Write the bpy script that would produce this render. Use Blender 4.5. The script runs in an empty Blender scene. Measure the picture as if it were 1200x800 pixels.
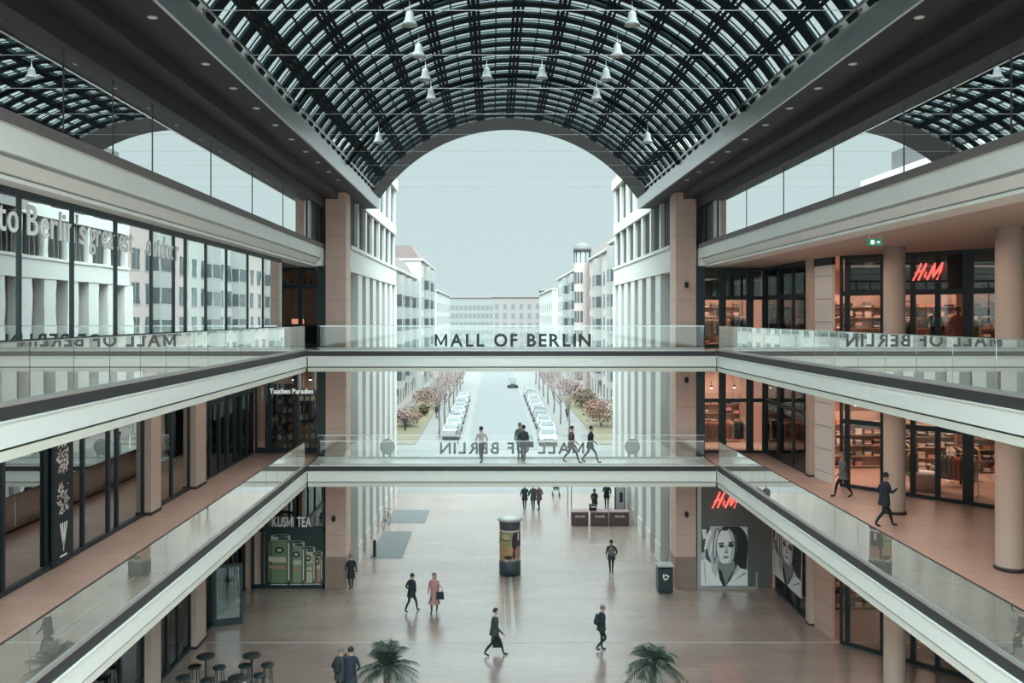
import bpy, math, random
from mathutils import Vector, Matrix
random.seed(7)
PI = math.pi
SC = bpy.context.scene
COL = SC.collection

# ------------------------------------------------------------------ camera, sky, exposure
cd = bpy.data.cameras.new('camera')
cam = bpy.data.objects.new('camera', cd)
COL.objects.link(cam)
cam.location = (-0.81, 0, 12.5)
cam.rotation_euler = (PI/2, 0, 0)
cd.sensor_width = 36; cd.lens = 30
cd.shift_x = 22/1200; cd.shift_y = -30/1200
cd.clip_end = 1500
SC.camera = cam

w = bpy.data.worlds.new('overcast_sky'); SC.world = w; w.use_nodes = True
nt = w.node_tree; nt.nodes.clear()
tc = nt.nodes.new('ShaderNodeTexCoord'); sp = nt.nodes.new('ShaderNodeSeparateXYZ')
rp = nt.nodes.new('ShaderNodeValToRGB'); bg = nt.nodes.new('ShaderNodeBackground'); wo = nt.nodes.new('ShaderNodeOutputWorld')
nt.links.new(tc.outputs['Generated'], sp.inputs[0]); nt.links.new(sp.outputs['Z'], rp.inputs[0])
r2 = nt.nodes.new('ShaderNodeMapRange'); r2.interpolation_type = 'SMOOTHSTEP'      # sky brightened behind the camera, added fill for faces turned that way
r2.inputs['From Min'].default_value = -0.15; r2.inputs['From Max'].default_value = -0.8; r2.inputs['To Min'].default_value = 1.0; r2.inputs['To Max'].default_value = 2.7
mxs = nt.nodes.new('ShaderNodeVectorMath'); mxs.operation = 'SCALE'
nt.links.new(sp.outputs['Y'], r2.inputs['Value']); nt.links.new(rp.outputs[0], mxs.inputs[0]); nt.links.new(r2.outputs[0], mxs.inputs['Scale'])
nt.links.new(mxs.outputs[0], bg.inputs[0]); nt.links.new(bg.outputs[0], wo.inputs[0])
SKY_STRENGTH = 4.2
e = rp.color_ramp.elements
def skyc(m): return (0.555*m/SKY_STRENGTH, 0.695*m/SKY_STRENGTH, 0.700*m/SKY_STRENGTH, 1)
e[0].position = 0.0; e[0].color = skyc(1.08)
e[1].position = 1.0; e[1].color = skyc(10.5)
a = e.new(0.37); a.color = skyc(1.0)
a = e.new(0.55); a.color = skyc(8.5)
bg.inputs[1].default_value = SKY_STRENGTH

SC.view_settings.view_transform = 'Standard'; SC.view_settings.look = 'None'
SC.view_settings.exposure = 0.0; SC.view_settings.gamma = 1.0; SC.view_settings.use_curve_mapping = False
SC.cycles.max_bounces = 7; SC.cycles.diffuse_bounces = 4; SC.cycles.glossy_bounces = 4
SC.cycles.transmission_bounces = 4; SC.cycles.transparent_max_bounces = 24
SC.cycles.use_denoising = True
SC.cycles.sample_clamp_indirect = 6.0
SC.cycles.caustics_reflective = False; SC.cycles.caustics_refractive = False

def area_light(name, loc, size, power, color, rot=(0, 0, 0)):
    l = bpy.data.lights.new(name, 'AREA'); l.shape = 'RECTANGLE'; l.size, l.size_y = size
    l.energy = power; l.color = color
    o = bpy.data.objects.new(name, l); o.location = loc; o.rotation_euler = rot; COL.objects.link(o)
    return o
WARM = (1.0, 0.60, 0.47); SOFT = (1.0, 0.80, 0.68)
# ceiling lights inside the shops and along the galleries
for z, p in ((14.5, 620), (9.7, 620), (4.9, 200)):
    area_light('shop_ceiling_light', (16.2, 35.5, z), (6, 7), p, WARM)
    if z > 5: area_light('shop_ceiling_light', (10.4, 42.4, z), (2.8, 2.6), 190, WARM)
    area_light('shop_ceiling_light', (13.9, 38.0, z), (2, 5), p*0.35, WARM)
for z in (14.5, 9.6):
    area_light('gallery_ceiling_light', (10.6, 24.0, z), (1.6, 22), 150, SOFT)
area_light('gallery_ceiling_light', (-10.6, 25.0, 9.6), (1.6, 24), 120, SOFT)
area_light('shop_ceiling_light', (-13.9, 37.0, 9.6), (2, 5), 40, SOFT)
area_light('shop_ceiling_light', (-10.4, 42.2, 9.6), (3, 2), 45, SOFT)
area_light('arcade_ceiling_light', (-10.4, 26.0, 4.95), (2, 22), 10, SOFT)
area_light('arcade_ceiling_light', (10.4, 26.0, 4.95), (2, 22), 80, SOFT)

# ------------------------------------------------------------------ materials
MATS = {}
def mat(name, col, rough=0.6, metal=0.0, var=0.08, vscale=3.0, emit=None, es=0.0, bump=0.0, spec=0.5, coat=0.0):
    if name in MATS: return MATS[name]
    m = bpy.data.materials.new(name); m.use_nodes = True
    n = m.node_tree.nodes; b = n['Principled BSDF']; L = m.node_tree.links
    b.inputs['Roughness'].default_value = rough; b.inputs['Metallic'].default_value = metal
    b.inputs['Specular IOR Level'].default_value = spec; b.inputs['Coat Weight'].default_value = coat
    t = n.new('ShaderNodeTexCoord'); no = n.new('ShaderNodeTexNoise'); no.inputs['Scale'].default_value = vscale
    no.inputs['Detail'].default_value = 4
    L.new(t.outputs['Object'], no.inputs[0])
    mx = n.new('ShaderNodeMix'); mx.data_type = 'RGBA'
    mx.inputs[6].default_value = (*[max(0, c*(1-var)) for c in col], 1); mx.inputs[7].default_value = (*[min(1, c*(1+var)) for c in col], 1)
    L.new(no.outputs[0], mx.inputs[0]); L.new(mx.outputs[2], b.inputs['Base Color'])
    if bump:
        bp = n.new('ShaderNodeBump'); bp.inputs['Strength'].default_value = bump; L.new(no.outputs[0], bp.inputs['Height']); L.new(bp.outputs[0], b.inputs['Normal'])
    if emit:
        b.inputs['Emission Color'].default_value = (*emit, 1); b.inputs['Emission Strength'].default_value = es
    MATS[name] = m
    return m

def glass(name, ior, tint=(0.9, 0.96, 0.94), gl=(0.95, 0.97, 0.96), rough=0.0, k=1.0, base=0.0, milky_sheen=0.0):
    """pane: see-through by Fresnel, reflecting more at a grazing angle"""
    m = bpy.data.materials.new(name); m.use_nodes = True
    n = m.node_tree.nodes; n.clear(); L = m.node_tree.links
    o = n.new('ShaderNodeOutputMaterial'); mx = n.new('ShaderNodeMixShader'); tr = n.new('ShaderNodeBsdfTransparent'); g = n.new('ShaderNodeBsdfGlossy')
    f = n.new('ShaderNodeFresnel'); f.inputs[0].default_value = ior
    ma = n.new('ShaderNodeMath'); ma.operation = 'MULTIPLY_ADD'; ma.inputs[1].default_value = k; ma.inputs[2].default_value = base; ma.use_clamp = True
    tr.inputs[0].default_value = (*tint, 1); g.inputs[0].default_value = (*gl, 1); g.inputs['Roughness'].default_value = rough
    L.new(f.outputs[0], ma.inputs[0]); L.new(ma.outputs[0], mx.inputs[0]); L.new(tr.outputs[0], mx.inputs[1]); L.new(g.outputs[0], mx.inputs[2]); L.new(mx.outputs[0], o.inputs[0])
    if milky_sheen:  # pale diffuse layer painted in for the bright floor's milky reflection
        df = n.new('ShaderNodeBsdfDiffuse'); df.inputs[0].default_value = (0.78, 0.74, 0.64, 1); m2 = n.new('ShaderNodeMixShader'); m2.inputs[0].default_value = milky_sheen
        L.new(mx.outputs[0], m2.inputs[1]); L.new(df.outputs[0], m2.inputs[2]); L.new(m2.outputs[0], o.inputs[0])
    MATS[name] = m
    return m

def mirror_glass(name, dark, fac, gl=(0.93, 0.95, 0.94), rough=0.0, wav=0.0):
    """sun-protection glass: coated, reflective, dark rooms behind"""
    m = bpy.data.materials.new(name); m.use_nodes = True
    n = m.node_tree.nodes; n.clear(); L = m.node_tree.links
    o = n.new('ShaderNodeOutputMaterial'); mx = n.new('ShaderNodeMixShader'); d = n.new('ShaderNodeBsdfDiffuse'); g = n.new('ShaderNodeBsdfGlossy')
    d.inputs[0].default_value = (*dark, 1); g.inputs[0].default_value = (*gl, 1); g.inputs['Roughness'].default_value = rough
    mx.inputs[0].default_value = fac
    if wav:
        t = n.new('ShaderNodeTexCoord'); no = n.new('ShaderNodeTexNoise'); no.inputs['Scale'].default_value = 0.7; bp = n.new('ShaderNodeBump'); bp.inputs['Strength'].default_value = wav; bp.inputs['Distance'].default_value = 0.05
        L.new(t.outputs['Object'], no.inputs[0]); L.new(no.outputs[0], bp.inputs['Height']); L.new(bp.outputs[0], g.inputs['Normal'])
    L.new(d.outputs[0], mx.inputs[1]); L.new(g.outputs[0], mx.inputs[2]); L.new(mx.outputs[0], o.inputs[0])
    MATS[name] = m
    return m

def paving(name, c1, c2, mortar, sx, sy, rough, spec=0.5, coat=0.0, noise=0.5):
    m = bpy.data.materials.new(name); m.use_nodes = True
    n = m.node_tree.nodes; b = n['Principled BSDF']; L = m.node_tree.links
    t = n.new('ShaderNodeTexCoord'); br = n.new('ShaderNodeTexBrick'); L.new(t.outputs['Object'], br.inputs[0])
    br.inputs['Color1'].default_value = (*c1, 1); br.inputs['Color2'].default_value = (*c2, 1); br.inputs['Mortar'].default_value = (*mortar, 1)
    br.inputs['Scale'].default_value = 1.0; br.inputs['Brick Width'].default_value = sx; br.inputs['Row Height'].default_value = sy
    br.inputs['Mortar Size'].default_value = 0.012
    no = n.new('ShaderNodeTexNoise'); no.inputs['Scale'].default_value = 0.35; no.inputs['Detail'].default_value = 6
    mp = n.new('ShaderNodeMapping'); mp.inputs['Scale'].default_value = (0.5, 1.6, 1); L.new(t.outputs['Object'], mp.inputs[0]); L.new(mp.outputs[0], no.inputs[0])
    mx = n.new('ShaderNodeMix'); mx.data_type = 'RGBA'; mx.blend_type = 'MULTIPLY'; mx.inputs[0].default_value = noise
    L.new(br.outputs[0], mx.inputs[6])
    cr = n.new('ShaderNodeValToRGB'); cr.color_ramp.elements[0].position = 0.3; cr.color_ramp.elements[0].color = (0.62, 0.6, 0.6, 1); cr.color_ramp.elements[1].position = 0.7; cr.color_ramp.elements[1].color = (1.15, 1.12, 1.1, 1)
    L.new(no.outputs[0], cr.inputs[0]); L.new(cr.outputs[0], mx.inputs[7]); L.new(mx.outputs[2], b.inputs['Base Color'])
    b.inputs['Roughness'].default_value = rough; b.inputs['Specular IOR Level'].default_value = spec
    b.inputs['Coat Weight'].default_value = coat; b.inputs['Coat Roughness'].default_value = 0.18
    MATS[name] = m
    return m

WHITE = mat('white_plaster', (0.80, 0.80, 0.76), 0.55, var=0.04)
CREAM = mat('cream_stone', (0.70, 0.67, 0.60), 0.7, var=0.06)
BROWNSTONE = mat('brown_sandstone', (0.57, 0.395, 0.33), 0.75, var=0.10, vscale=2.0, bump=0.05)
COLSTONE = mat('beige_column_plaster', (0.56, 0.45, 0.38), 0.6, var=0.05)
DARK = mat('anthracite_metal', (0.012, 0.026, 0.033), 0.45, var=0.15)
DARKSTEEL = mat('dark_roof_steel', (0.007, 0.0135, 0.016), 0.9, var=0.12, spec=0.12)
BLACK = mat('black_fabric', (0.012, 0.020, 0.024), 0.85, var=0.2)
BROWNDARK = mat('dark_brown_cladding', (0.020, 0.0175, 0.019), 0.6, var=0.12)
SLATE = mat('slate_coping', (0.16, 0.14, 0.135), 0.7, var=0.1)
EDGE = mat('dark_slab_edge', (0.034, 0.031, 0.034), 0.6, var=0.1)
GREYMETAL = mat('brushed_grey_metal', (0.42, 0.42, 0.41), 0.35, 0.4, var=0.06)
STEEL = mat('stainless_steel', (0.62, 0.63, 0.62), 0.25, 0.9, var=0.04)
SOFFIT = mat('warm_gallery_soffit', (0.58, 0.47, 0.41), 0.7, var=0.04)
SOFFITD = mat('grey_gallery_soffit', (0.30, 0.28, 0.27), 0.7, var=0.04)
LAMPW = mat('lamp_opal', (0.8, 0.8, 0.8), 0.4, emit=(1, 0.95, 0.88), es=1.1)
DOWNL = mat('downlight_lens', (0.5, 0.5, 0.5), 0.4, emit=(0.85, 0.95, 0.95), es=0.12)
RED = mat('red_neon_letter', (0.8, 0.08, 0.07), 0.4, emit=(1.0, 0.16, 0.13), es=1.15)
LETTER = mat('black_sign_letter', (0.012, 0.022, 0.028), 0.5)
LETW = mat('white_sign_letter', (0.85, 0.85, 0.83), 0.5)
LETGLOW = mat('white_lit_letter', (0.85, 0.85, 0.83), 0.5, emit=(0.9, 1, 1), es=0.6)
RAILG = glass('railing_glass', 1.45, tint=(0.985, 0.995, 0.99), k=0.9, base=0.0)
RAILS = glass('side_railing_glass', 2.4, tint=(0.975, 0.988, 0.98), k=2.9, gl=(1.0, 1.0, 0.98), milky_sheen=0.14)
BEAMF = mat('polished_grey_fascia', (0.70, 0.70, 0.69), 0.32, 1.0, var=0.03)
SHOPG = glass('shop_glass', 1.5, tint=(0.82, 0.88, 0.87), k=1.0, base=0.03)
L1G = glass('gallery_window_glass', 1.9, tint=(0.55, 0.58, 0.56), k=1.3, base=0.22)
ROOFG = glass('roof_glass', 1.45, tint=(0.93, 0.96, 0.96))
COATG = mirror_glass('coated_window_glass', (0.012, 0.022, 0.026), 0.86, wav=0.02)
UPPERG = mirror_glass('coated_upper_glass', (0.010, 0.020, 0.026), 0.96, gl=(0.99, 1.0, 0.99))
FLOORM = paving('plaza_paving', (0.31, 0.235, 0.205), (0.335, 0.255, 0.22), (0.25, 0.19, 0.17), 1.2, 0.4, 0.24, spec=1.0, coat=0.9, noise=0.55)
DECKM = paving('gallery_floor_tiles', (0.50, 0.325, 0.265), (0.53, 0.35, 0.285), (0.36, 0.25, 0.21), 1.2, 0.6, 0.38, spec=0.4, noise=0.25)
BRIDGEM = paving('bridge_floor_tiles', (0.70, 0.69, 0.66), (0.74, 0.73, 0.70), (0.55, 0.54, 0.52), 1.2, 0.6, 0.25, spec=1.0, coat=1.0, noise=0.15)
OUTM = paving('street_paving', (0.14, 0.138, 0.134), (0.152, 0.15, 0.145), (0.115, 0.114, 0.112), 1.0, 1.0, 0.5, noise=0.25)
ROAD = mat('asphalt_road', (0.105, 0.107, 0.11), 0.5, var=0.05, vscale=0.5)
GRASS = mat('dry_lawn', (0.13, 0.11, 0.066), 0.9, var=0.25, vscale=0.6)
SKIN = mat('skin', (0.50, 0.30, 0.22), 0.6)
def cloth(name, c): return mat(name, c, 0.9, var=0.2, vscale=8)

# ------------------------------------------------------------------ mesh builder
class MB:
    def __init__(s): s.v = []; s.f = []; s.m = []; s.sm = []
    def add(s, vs, fs, m, smooth=False):
        o = len(s.v); s.v += [tuple(v) for v in vs]
        for f in fs: s.f.append([i+o for i in f]); s.m.append(m); s.sm.append(smooth)
        return s
    def box(s, x0, x1, y0, y1, z0, z1, m):
        x0, x1 = min(x0, x1), max(x0, x1); y0, y1 = min(y0, y1), max(y0, y1); z0, z1 = min(z0, z1), max(z0, z1)
        v = [(x0, y0, z0), (x1, y0, z0), (x1, y1, z0), (x0, y1, z0), (x0, y0, z1), (x1, y0, z1), (x1, y1, z1), (x0, y1, z1)]
        return s.add(v, [(0, 3, 2, 1), (4, 5, 6, 7), (0, 1, 5, 4), (1, 2, 6, 5), (2, 3, 7, 6), (3, 0, 4, 7)], m)
    def lbox(s, p0, p1, th, z0, z1, m, off=0.0):
        """wall-like box along the plan line p0-p1, thickness th, shifted off to its left"""
        d = Vector((p1[0]-p0[0], p1[1]-p0[1], 0)).normalized(); nn = Vector((-d.y, d.x, 0))
        a, b = Vector((*p0, 0)), Vector((*p1, 0)); h0 = nn*(off-th/2); h1 = nn*(off+th/2)
        q = [a+h0, b+h0, b+h1, a+h1]
        v = [(p.x, p.y, z0) for p in q]+[(p.x, p.y, z1) for p in q]
        return s.add(v, [(0, 3, 2, 1), (4, 5, 6, 7), (0, 1, 5, 4), (1, 2, 6, 5), (2, 3, 7, 6), (3, 0, 4, 7)], m)
    def tube(s, pts, r, m, n=6, smooth=True, cap=True):
        pts = [Vector(p) for p in pts]; rs = r if isinstance(r, (list, tuple)) else [r]*len(pts)
        vs = []; fs = []
        for i, p in enumerate(pts):
            t = (pts[min(i+1, len(pts)-1)]-pts[max(i-1, 0)])
            t = t.normalized() if t.length > 1e-9 else Vector((0, 0, 1))
            up = Vector((0, 0, 1)) if abs(t.z) < 0.95 else Vector((1, 0, 0))
            a = t.cross(up).normalized(); b = t.cross(a)
            for k in range(n):
                an = 2*PI*k/n; vs.append(p+a*math.cos(an)*rs[i]+b*math.sin(an)*rs[i])
        for i in range(len(pts)-1):
            for k in range(n): fs.append((i*n+k, i*n+(k+1) % n, (i+1)*n+(k+1) % n, (i+1)*n+k))
        s.add(vs, fs, m, smooth)
        if cap:
            o = len(s.v)-len(vs); s.f += [[o+k for k in range(n)], [o+(len(pts)-1)*n+k for k in range(n)][::-1]]; s.m += [m, m]; s.sm += [False, False]
        return s
    def lathe(s, c, prof, m, n=20, smooth=True, sx=1.0, sy=1.0):
        vs = []; fs = []
        for r, z in prof:
            for k in range(n): vs.append((c[0]+r*sx*math.cos(2*PI*k/n), c[1]+r*sy*math.sin(2*PI*k/n), c[2]+z))
        for i in range(len(prof)-1):
            for k in range(n): fs.append((i*n+k, i*n+(k+1) % n, (i+1)*n+(k+1) % n, (i+1)*n+k))
        fs.append(tuple(range(n))[::-1]); fs.append(tuple((len(prof)-1)*n+k for k in range(n)))
        return s.add(vs, fs, m, smooth)
    def prism(s, poly, y0, y1, m):
        """poly in (x,z), swept along y"""
        n = len(poly); v = [(x, y0, z) for x, z in poly]+[(x, y1, z) for x, z in poly]
        f = [tuple(range(n)), tuple(range(2*n-1, n-1, -1))]+[(i, (i+1) % n, n+(i+1) % n, n+i) for i in range(n)]
        return s.add(v, f, m)
    def blob(s, c, r, m, n=10, k=7, jit=0.0, rnd=random):
        vs = []; fs = []
        for i in range(k+1):
            th = PI*i/k
            for j in range(n):
                ph = 2*PI*j/n; q = 1+jit*(rnd.random()-0.5)
                vs.append((c[0]+r[0]*q*math.sin(th)*math.cos(ph), c[1]+r[1]*q*math.sin(th)*math.sin(ph), c[2]+r[2]*q*math.cos(th)))
        for i in range(k):
            for j in range(n): fs.append((i*n+j, (i+1)*n+j, (i+1)*n+(j+1) % n, i*n+(j+1) % n))
        return s.add(vs, fs, m, True)
    def mesh(s, name):
        me = bpy.data.meshes.new(name); me.from_pydata(s.v, [], s.f); ms = []
        for x in s.m:
            if x not in ms: ms.append(x)
        for x in ms: me.materials.append(x)
        idx = {x: i for i, x in enumerate(ms)}
        me.polygons.foreach_set('material_index', [idx[x] for x in s.m]); me.polygons.foreach_set('use_smooth', s.sm)
        me.update(); return me
    def build(s, name, parent=None, local=False):
        o = bpy.data.objects.new(name, s.mesh(name)); COL.objects.link(o)
        if parent: put(o, parent, local)
        return o
def woff(o):
    v = Vector((0, 0, 0))
    while o: v += o.location; o = o.parent
    return v
def put(o, parent, local=False):
    o.parent = parent
    if not local: o.location = -woff(parent)      # mesh written in world coordinates
def thing(name, label, cat, loc=(0, 0, 0), group=None, rz=0):
    o = bpy.data.objects.new(name, None); COL.objects.link(o); o.location = loc; o.rotation_euler = (0, 0, rz); o.empty_display_size = 0.2
    return tag(o, label, cat, group)
def tag(o, label, cat, group=None, kind=None):
    o['label'] = label; o['category'] = cat
    if group: o['group'] = group
    if kind: o['kind'] = kind
    return o
def struct(o, label=None, cat=None):
    o['kind'] = 'structure'
    if label: o['label'] = label
    if cat: o['category'] = cat
    return o
def dup(o, loc=None, rz=None, label=None, group=None, parent=None):
    c = o.copy(); COL.objects.link(c); c.parent = parent
    if loc is not None: c.location = loc
    if rz is not None: c.rotation_euler = (0, 0, rz)
    if label: c['label'] = label
    if group: c['group'] = group
    for ch in [x for x in list(o.children)]: dup(ch, parent=c)
    return c
def PX(px, Y): return (px-578)*Y/1000-0.81
def PZ(py, Y): return 12.5-(py-370)*Y/1000

# glyphs
_gl = {}
def glyph(ch, depth, fat):
    k = (ch, depth, fat)
    if k in _gl: return _gl[k]
    if ch == 'M':
        t = 0.10+fat
        pl = [(0, 0), (t, 0), (t, .46), (.33, .06), (.39, .06), (.72-t, .46), (.72-t, 0), (.72, 0), (.72, .69), (.72-t*.9, .69), (.36, .22), (t*.9, .69), (0, .69)]
        n = len(pl); vs = [Vector((x, y, z)) for z in (depth/2, -depth/2) for x, y in pl]
        _gl[k] = (vs, [tuple(range(n)), tuple(range(2*n-1, n-1, -1))]+[(i, n+i, n+(i+1) % n, (i+1) % n) for i in range(n)]); return _gl[k]
    c = bpy.data.curves.new('glyph', 'FONT'); c.body = ch; c.size = 1.0; c.extrude = depth/2; c.offset = fat; c.resolution_u = 3
    o = bpy.data.objects.new('glyph', c); COL.objects.link(o); bpy.context.view_layer.update()
    dg = bpy.context.evaluated_depsgraph_get(); me = bpy.data.meshes.new_from_object(o.evaluated_get(dg))
    vs = [v.co.copy() for v in me.vertices]; fs = [tuple(p.vertices) for p in me.polygons]
    bpy.data.objects.remove(o); bpy.data.curves.remove(c)
    _gl[k] = (vs, fs); return _gl[k]
CAP = 0.69
def text_parts(parent, text, origin, U, V, capsize, m, depth=0.03, fat=0.0, space=0.12, name='letter', width=None, single=False, shear=0.0):
    """letters standing on a plane: origin = start of the baseline, U = reading direction, V = up"""
    U = Vector(U).normalized(); V = Vector(V).normalized(); N = U.cross(V); O = Vector(origin)
    s = capsize/CAP; x = 0; items = []
    for ch in text:
        if ch == ' ': x += 0.38; continue
        vs, fs = glyph(ch, depth/s, fat); x0 = min(v.x for v in vs); x1 = max(v.x for v in vs)
        items.append((x, x0, vs, fs)); x += x1-x0+space
    sx = s if width is None else width/(x-space)
    big = MB()
    for xx, x0, vs, fs in items:
        P = [O+U*((v.x-x0+xx)*sx+shear*v.y*s)+V*(v.y*s)+N*(v.z*s) for v in vs]
        if single: big.add(P, fs, m)
        else: MB().add(P, fs, m).build(name, parent)
    if single: return big.build(name, parent)
# ------------------------------------------------------------------ roof: glass barrel vault on dark steel
VR, VZ = 8.25, 14.15
VA = math.asin(6.85/VR)
def vp(r, a, y): return (r*math.sin(a), y, VZ+r*math.cos(a))
def arc_bar(mb, y0, y1, r0, r1, m, a0=-VA, a1=VA, n=34):
    vs = []; fs = []
    for i in range(n+1):
        t = a0+(a1-a0)*i/n
        vs += [vp(r0, t, y0), vp(r0, t, y1), vp(r1, t, y1), vp(r1, t, y0)]
    for i in range(n):
        o = i*4
        for k in range(4): fs.append((o+k, o+(k+1) % 4, o+4+(k+1) % 4, o+4+k))
    mb.add(vs, fs, m)
def long_bar(mb, a, w, r0, r1, m, y0=4, y1=45.2):
    d = w/2/VR
    q = [vp(r0, a-d, 0), vp(r0, a+d, 0), vp(r1, a+d, 0), vp(r1, a-d, 0)]
    mb.prism([(p[0], p[2]) for p in q], y0, y1, m)
vault = bpy.data.objects.new('ceiling', None); COL.objects.link(vault); struct(vault)
vault.location = (0, 15, 18.8)
mb = MB(); y = 26.9-22
while y < 43.2:
    arc_bar(mb, y+0.0, y+0.43, VR-0.01, VR+0.06, DARKSTEEL)
    arc_bar(mb, y+0.80, y+0.83, VR+0.03, VR+0.06, DARKSTEEL, n=24)
    y += 1.0
mb.build('sunshade_slats', vault)
mb = MB()
for k in range(-5, 6):
    a = math.radians(10*k)
    for da, wd in ((-1.0, 0.085), (0, 0.13 if abs(k) in (1, 3, 5) else 0.10), (1.0, 0.085)):
        long_bar(mb, a+math.radians(da), wd, VR-0.05, VR+0.12, DARKSTEEL)
for k in range(-5, 5): long_bar(mb, math.radians(10*k+5), 0.035, VR-0.05, VR+0.1, DARKSTEEL)
mb.build('purlins', vault)
mb = MB()
for k in range(14):
    y = 44.25-3.05*k
    if y > 42: continue
    if k % 3: continue
    arc_bar(mb, y-0.05, y+0.05, VR-0.10, VR+0.10, DARKSTEEL)
mb.build('arch_ribs', vault)
mb = MB(); arc_bar(mb, 42.5, 45.2, VR-0.06, VR+0.35, BROWNDARK, n=48); mb.build('end_arch', vault)
mb = MB(); vs = []; fs = []
for i in range(33):
    t = -VA+2*VA*i/32
    vs += [vp(VR+0.28, t, 4), vp(VR+0.28, t, 45)]
for i in range(32): fs.append((2*i, 2*i+1, 2*i+3, 2*i+2))
mb.add(vs, fs, ROOFG, True); mb.build('glazing', vault)

for s, side in ((-1, 'left'), (1, 'right')):
    # edge beam with its pale inner fascia, soffit and the set-back upper wall
    B = bpy.data.objects.new('wall_'+side, None); COL.objects.link(B); struct(B); B.location = (s*8.7, 12, 15.8)
    mb = MB(); mb.box(s*6.87, s*9.4, 2, 45.2, 18.17, 18.9, BROWNDARK); mb.box(s*9.4, s*26, 2, 45.2, 18.3, 18.9, DARK)
    mb.box(s*7.9, s*9.2, 2, 39.05, 17.85, 18.17, BROWNDARK); mb.box(s*8.5, s*9.2, 2, 39.0, 17.4, 17.85, BROWNDARK)
    mb.build('edge_beam', B)
    mb = MB(); mb.box(s*6.83, s*6.9, 2, 45.22, 18.14, 18.92, BEAMF); mb.box(s*6.72, s*6.95, 2, 45.22, 18.86, 18.94, BEAMF); mb.build('beam_fascia', B)
    mb = MB(); mb.box(s*8.68, s*9.3, 36.2, 39.1, 15.8, 17.85, DARK); mb.box(s*8.6, s*8.7, 36.2, 36.5, 15.8, 17.85, GREYMETAL); mb.box(s*8.6, s*8.7, 38.0, 38.2, 15.8, 17.85, BROWNDARK)
    mb.build('end_panel', B)
    W = bpy.data.objects.new('window_1' if s < 0 else 'window_2', None); COL.objects.link(W); struct(W); W.location = (s*8.75, 10, 15.8)
    MB().box(s*8.72, s*8.80, 2, 36.2, 15.76, 17.42, UPPERG).build('coated_panes', W)
    mb = MB()
    y = 36.2
    while y > 2: mb.box(s*8.705, s*8.76, y-0.006, y+0.006, 15.78, 17.4, EDGE); y -= 2.05*(2 if y > 20 else 1)
    mb.build('glazing_joints', W)
    # cornice
    cth = thing('cornice', 'long pale moulded cornice above the %s upper gallery, dark coping on top' % side, 'cornice', (s*8.6, 12, 14.75))
    back = 12.4 if s < 0 else 19.5
    mb = MB()
    mb.box(s*8.60, s*9.6, 2, 38.8, 15.13, 15.60, WHITE)
    mb.box(s*8.68, s*9.6, 2, 38.8, 15.06, 15.13, GREYMETAL)
    mb.prism([(s*8.66, 15.06), (s*8.84, 14.86), (s*9.6, 14.86), (s*9.6, 15.06)], 2, 38.8, WHITE)
    mb.box(s*8.90, s*9.6, 2, 38.8, 14.82, 14.86, GREYMETAL)
    mb.box(s*8.86, s*9.6, 2, 38.8, 14.75, 14.82, WHITE)
    mb.build('moulding', cth)
    MB().box(s*8.54, s*9.4, 2, 38.85, 15.60, 15.78, SLATE).build('coping', cth)
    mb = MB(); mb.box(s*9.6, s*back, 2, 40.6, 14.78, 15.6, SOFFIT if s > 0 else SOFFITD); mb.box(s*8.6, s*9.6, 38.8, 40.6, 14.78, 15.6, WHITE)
    mb.build('soffit', cth)

# tie rods
rod = MB(); rod.tube([(-6.83, 0, 0), (6.83, 0, 0)], 0.009, GREYMETAL, 5)
r0 = None
for k in range(12):
    y = 14.75+3.05*k
    if k < 2 or y > 45: continue
    if r0 is None:
        r0 = rod.build('tie_rod'); tag(r0, 'thin pale tie rod spanning the vault from beam to beam', 'tie rod', 'tie rods across the vault'); r0.location = (0, y-3.05, 18.87); 
    c = dup(r0, loc=(0, y, 18.87)); c.scale = (1, 1, 1) if y < 28 else (1, 0.45, 0.45)
# downlights in the beam soffits
dl = thing('downlight', 'small round downlight in the dark left beam soffit', 'downlight', (0, 0, 0), 'downlights in the left beam soffit')
MB().lathe((0, 0, 0), [(0.10, -0.012), (0.10, 0.002)], GREYMETAL, 14, False).build('trim_ring', dl, True)
MB().lathe((0, 0, 0), [(0.075, -0.018), (0.075, -0.010)], DOWNL, 14, False).build('lens', dl, True)
first = True
for s in (-1, 1):
    for y in [16.2]+[19.2+2.05*k for k in range(9)]:
        if first: dl.location = (s*7.28, y, 18.17); first = False
        elif s < 0: dup(dl, loc=(s*7.28, y, 18.17))
        else: dup(dl, loc=(s*7.28, y, 18.17), label='small round downlight in the dark right beam soffit', group='downlights in the right beam soffit')
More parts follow.
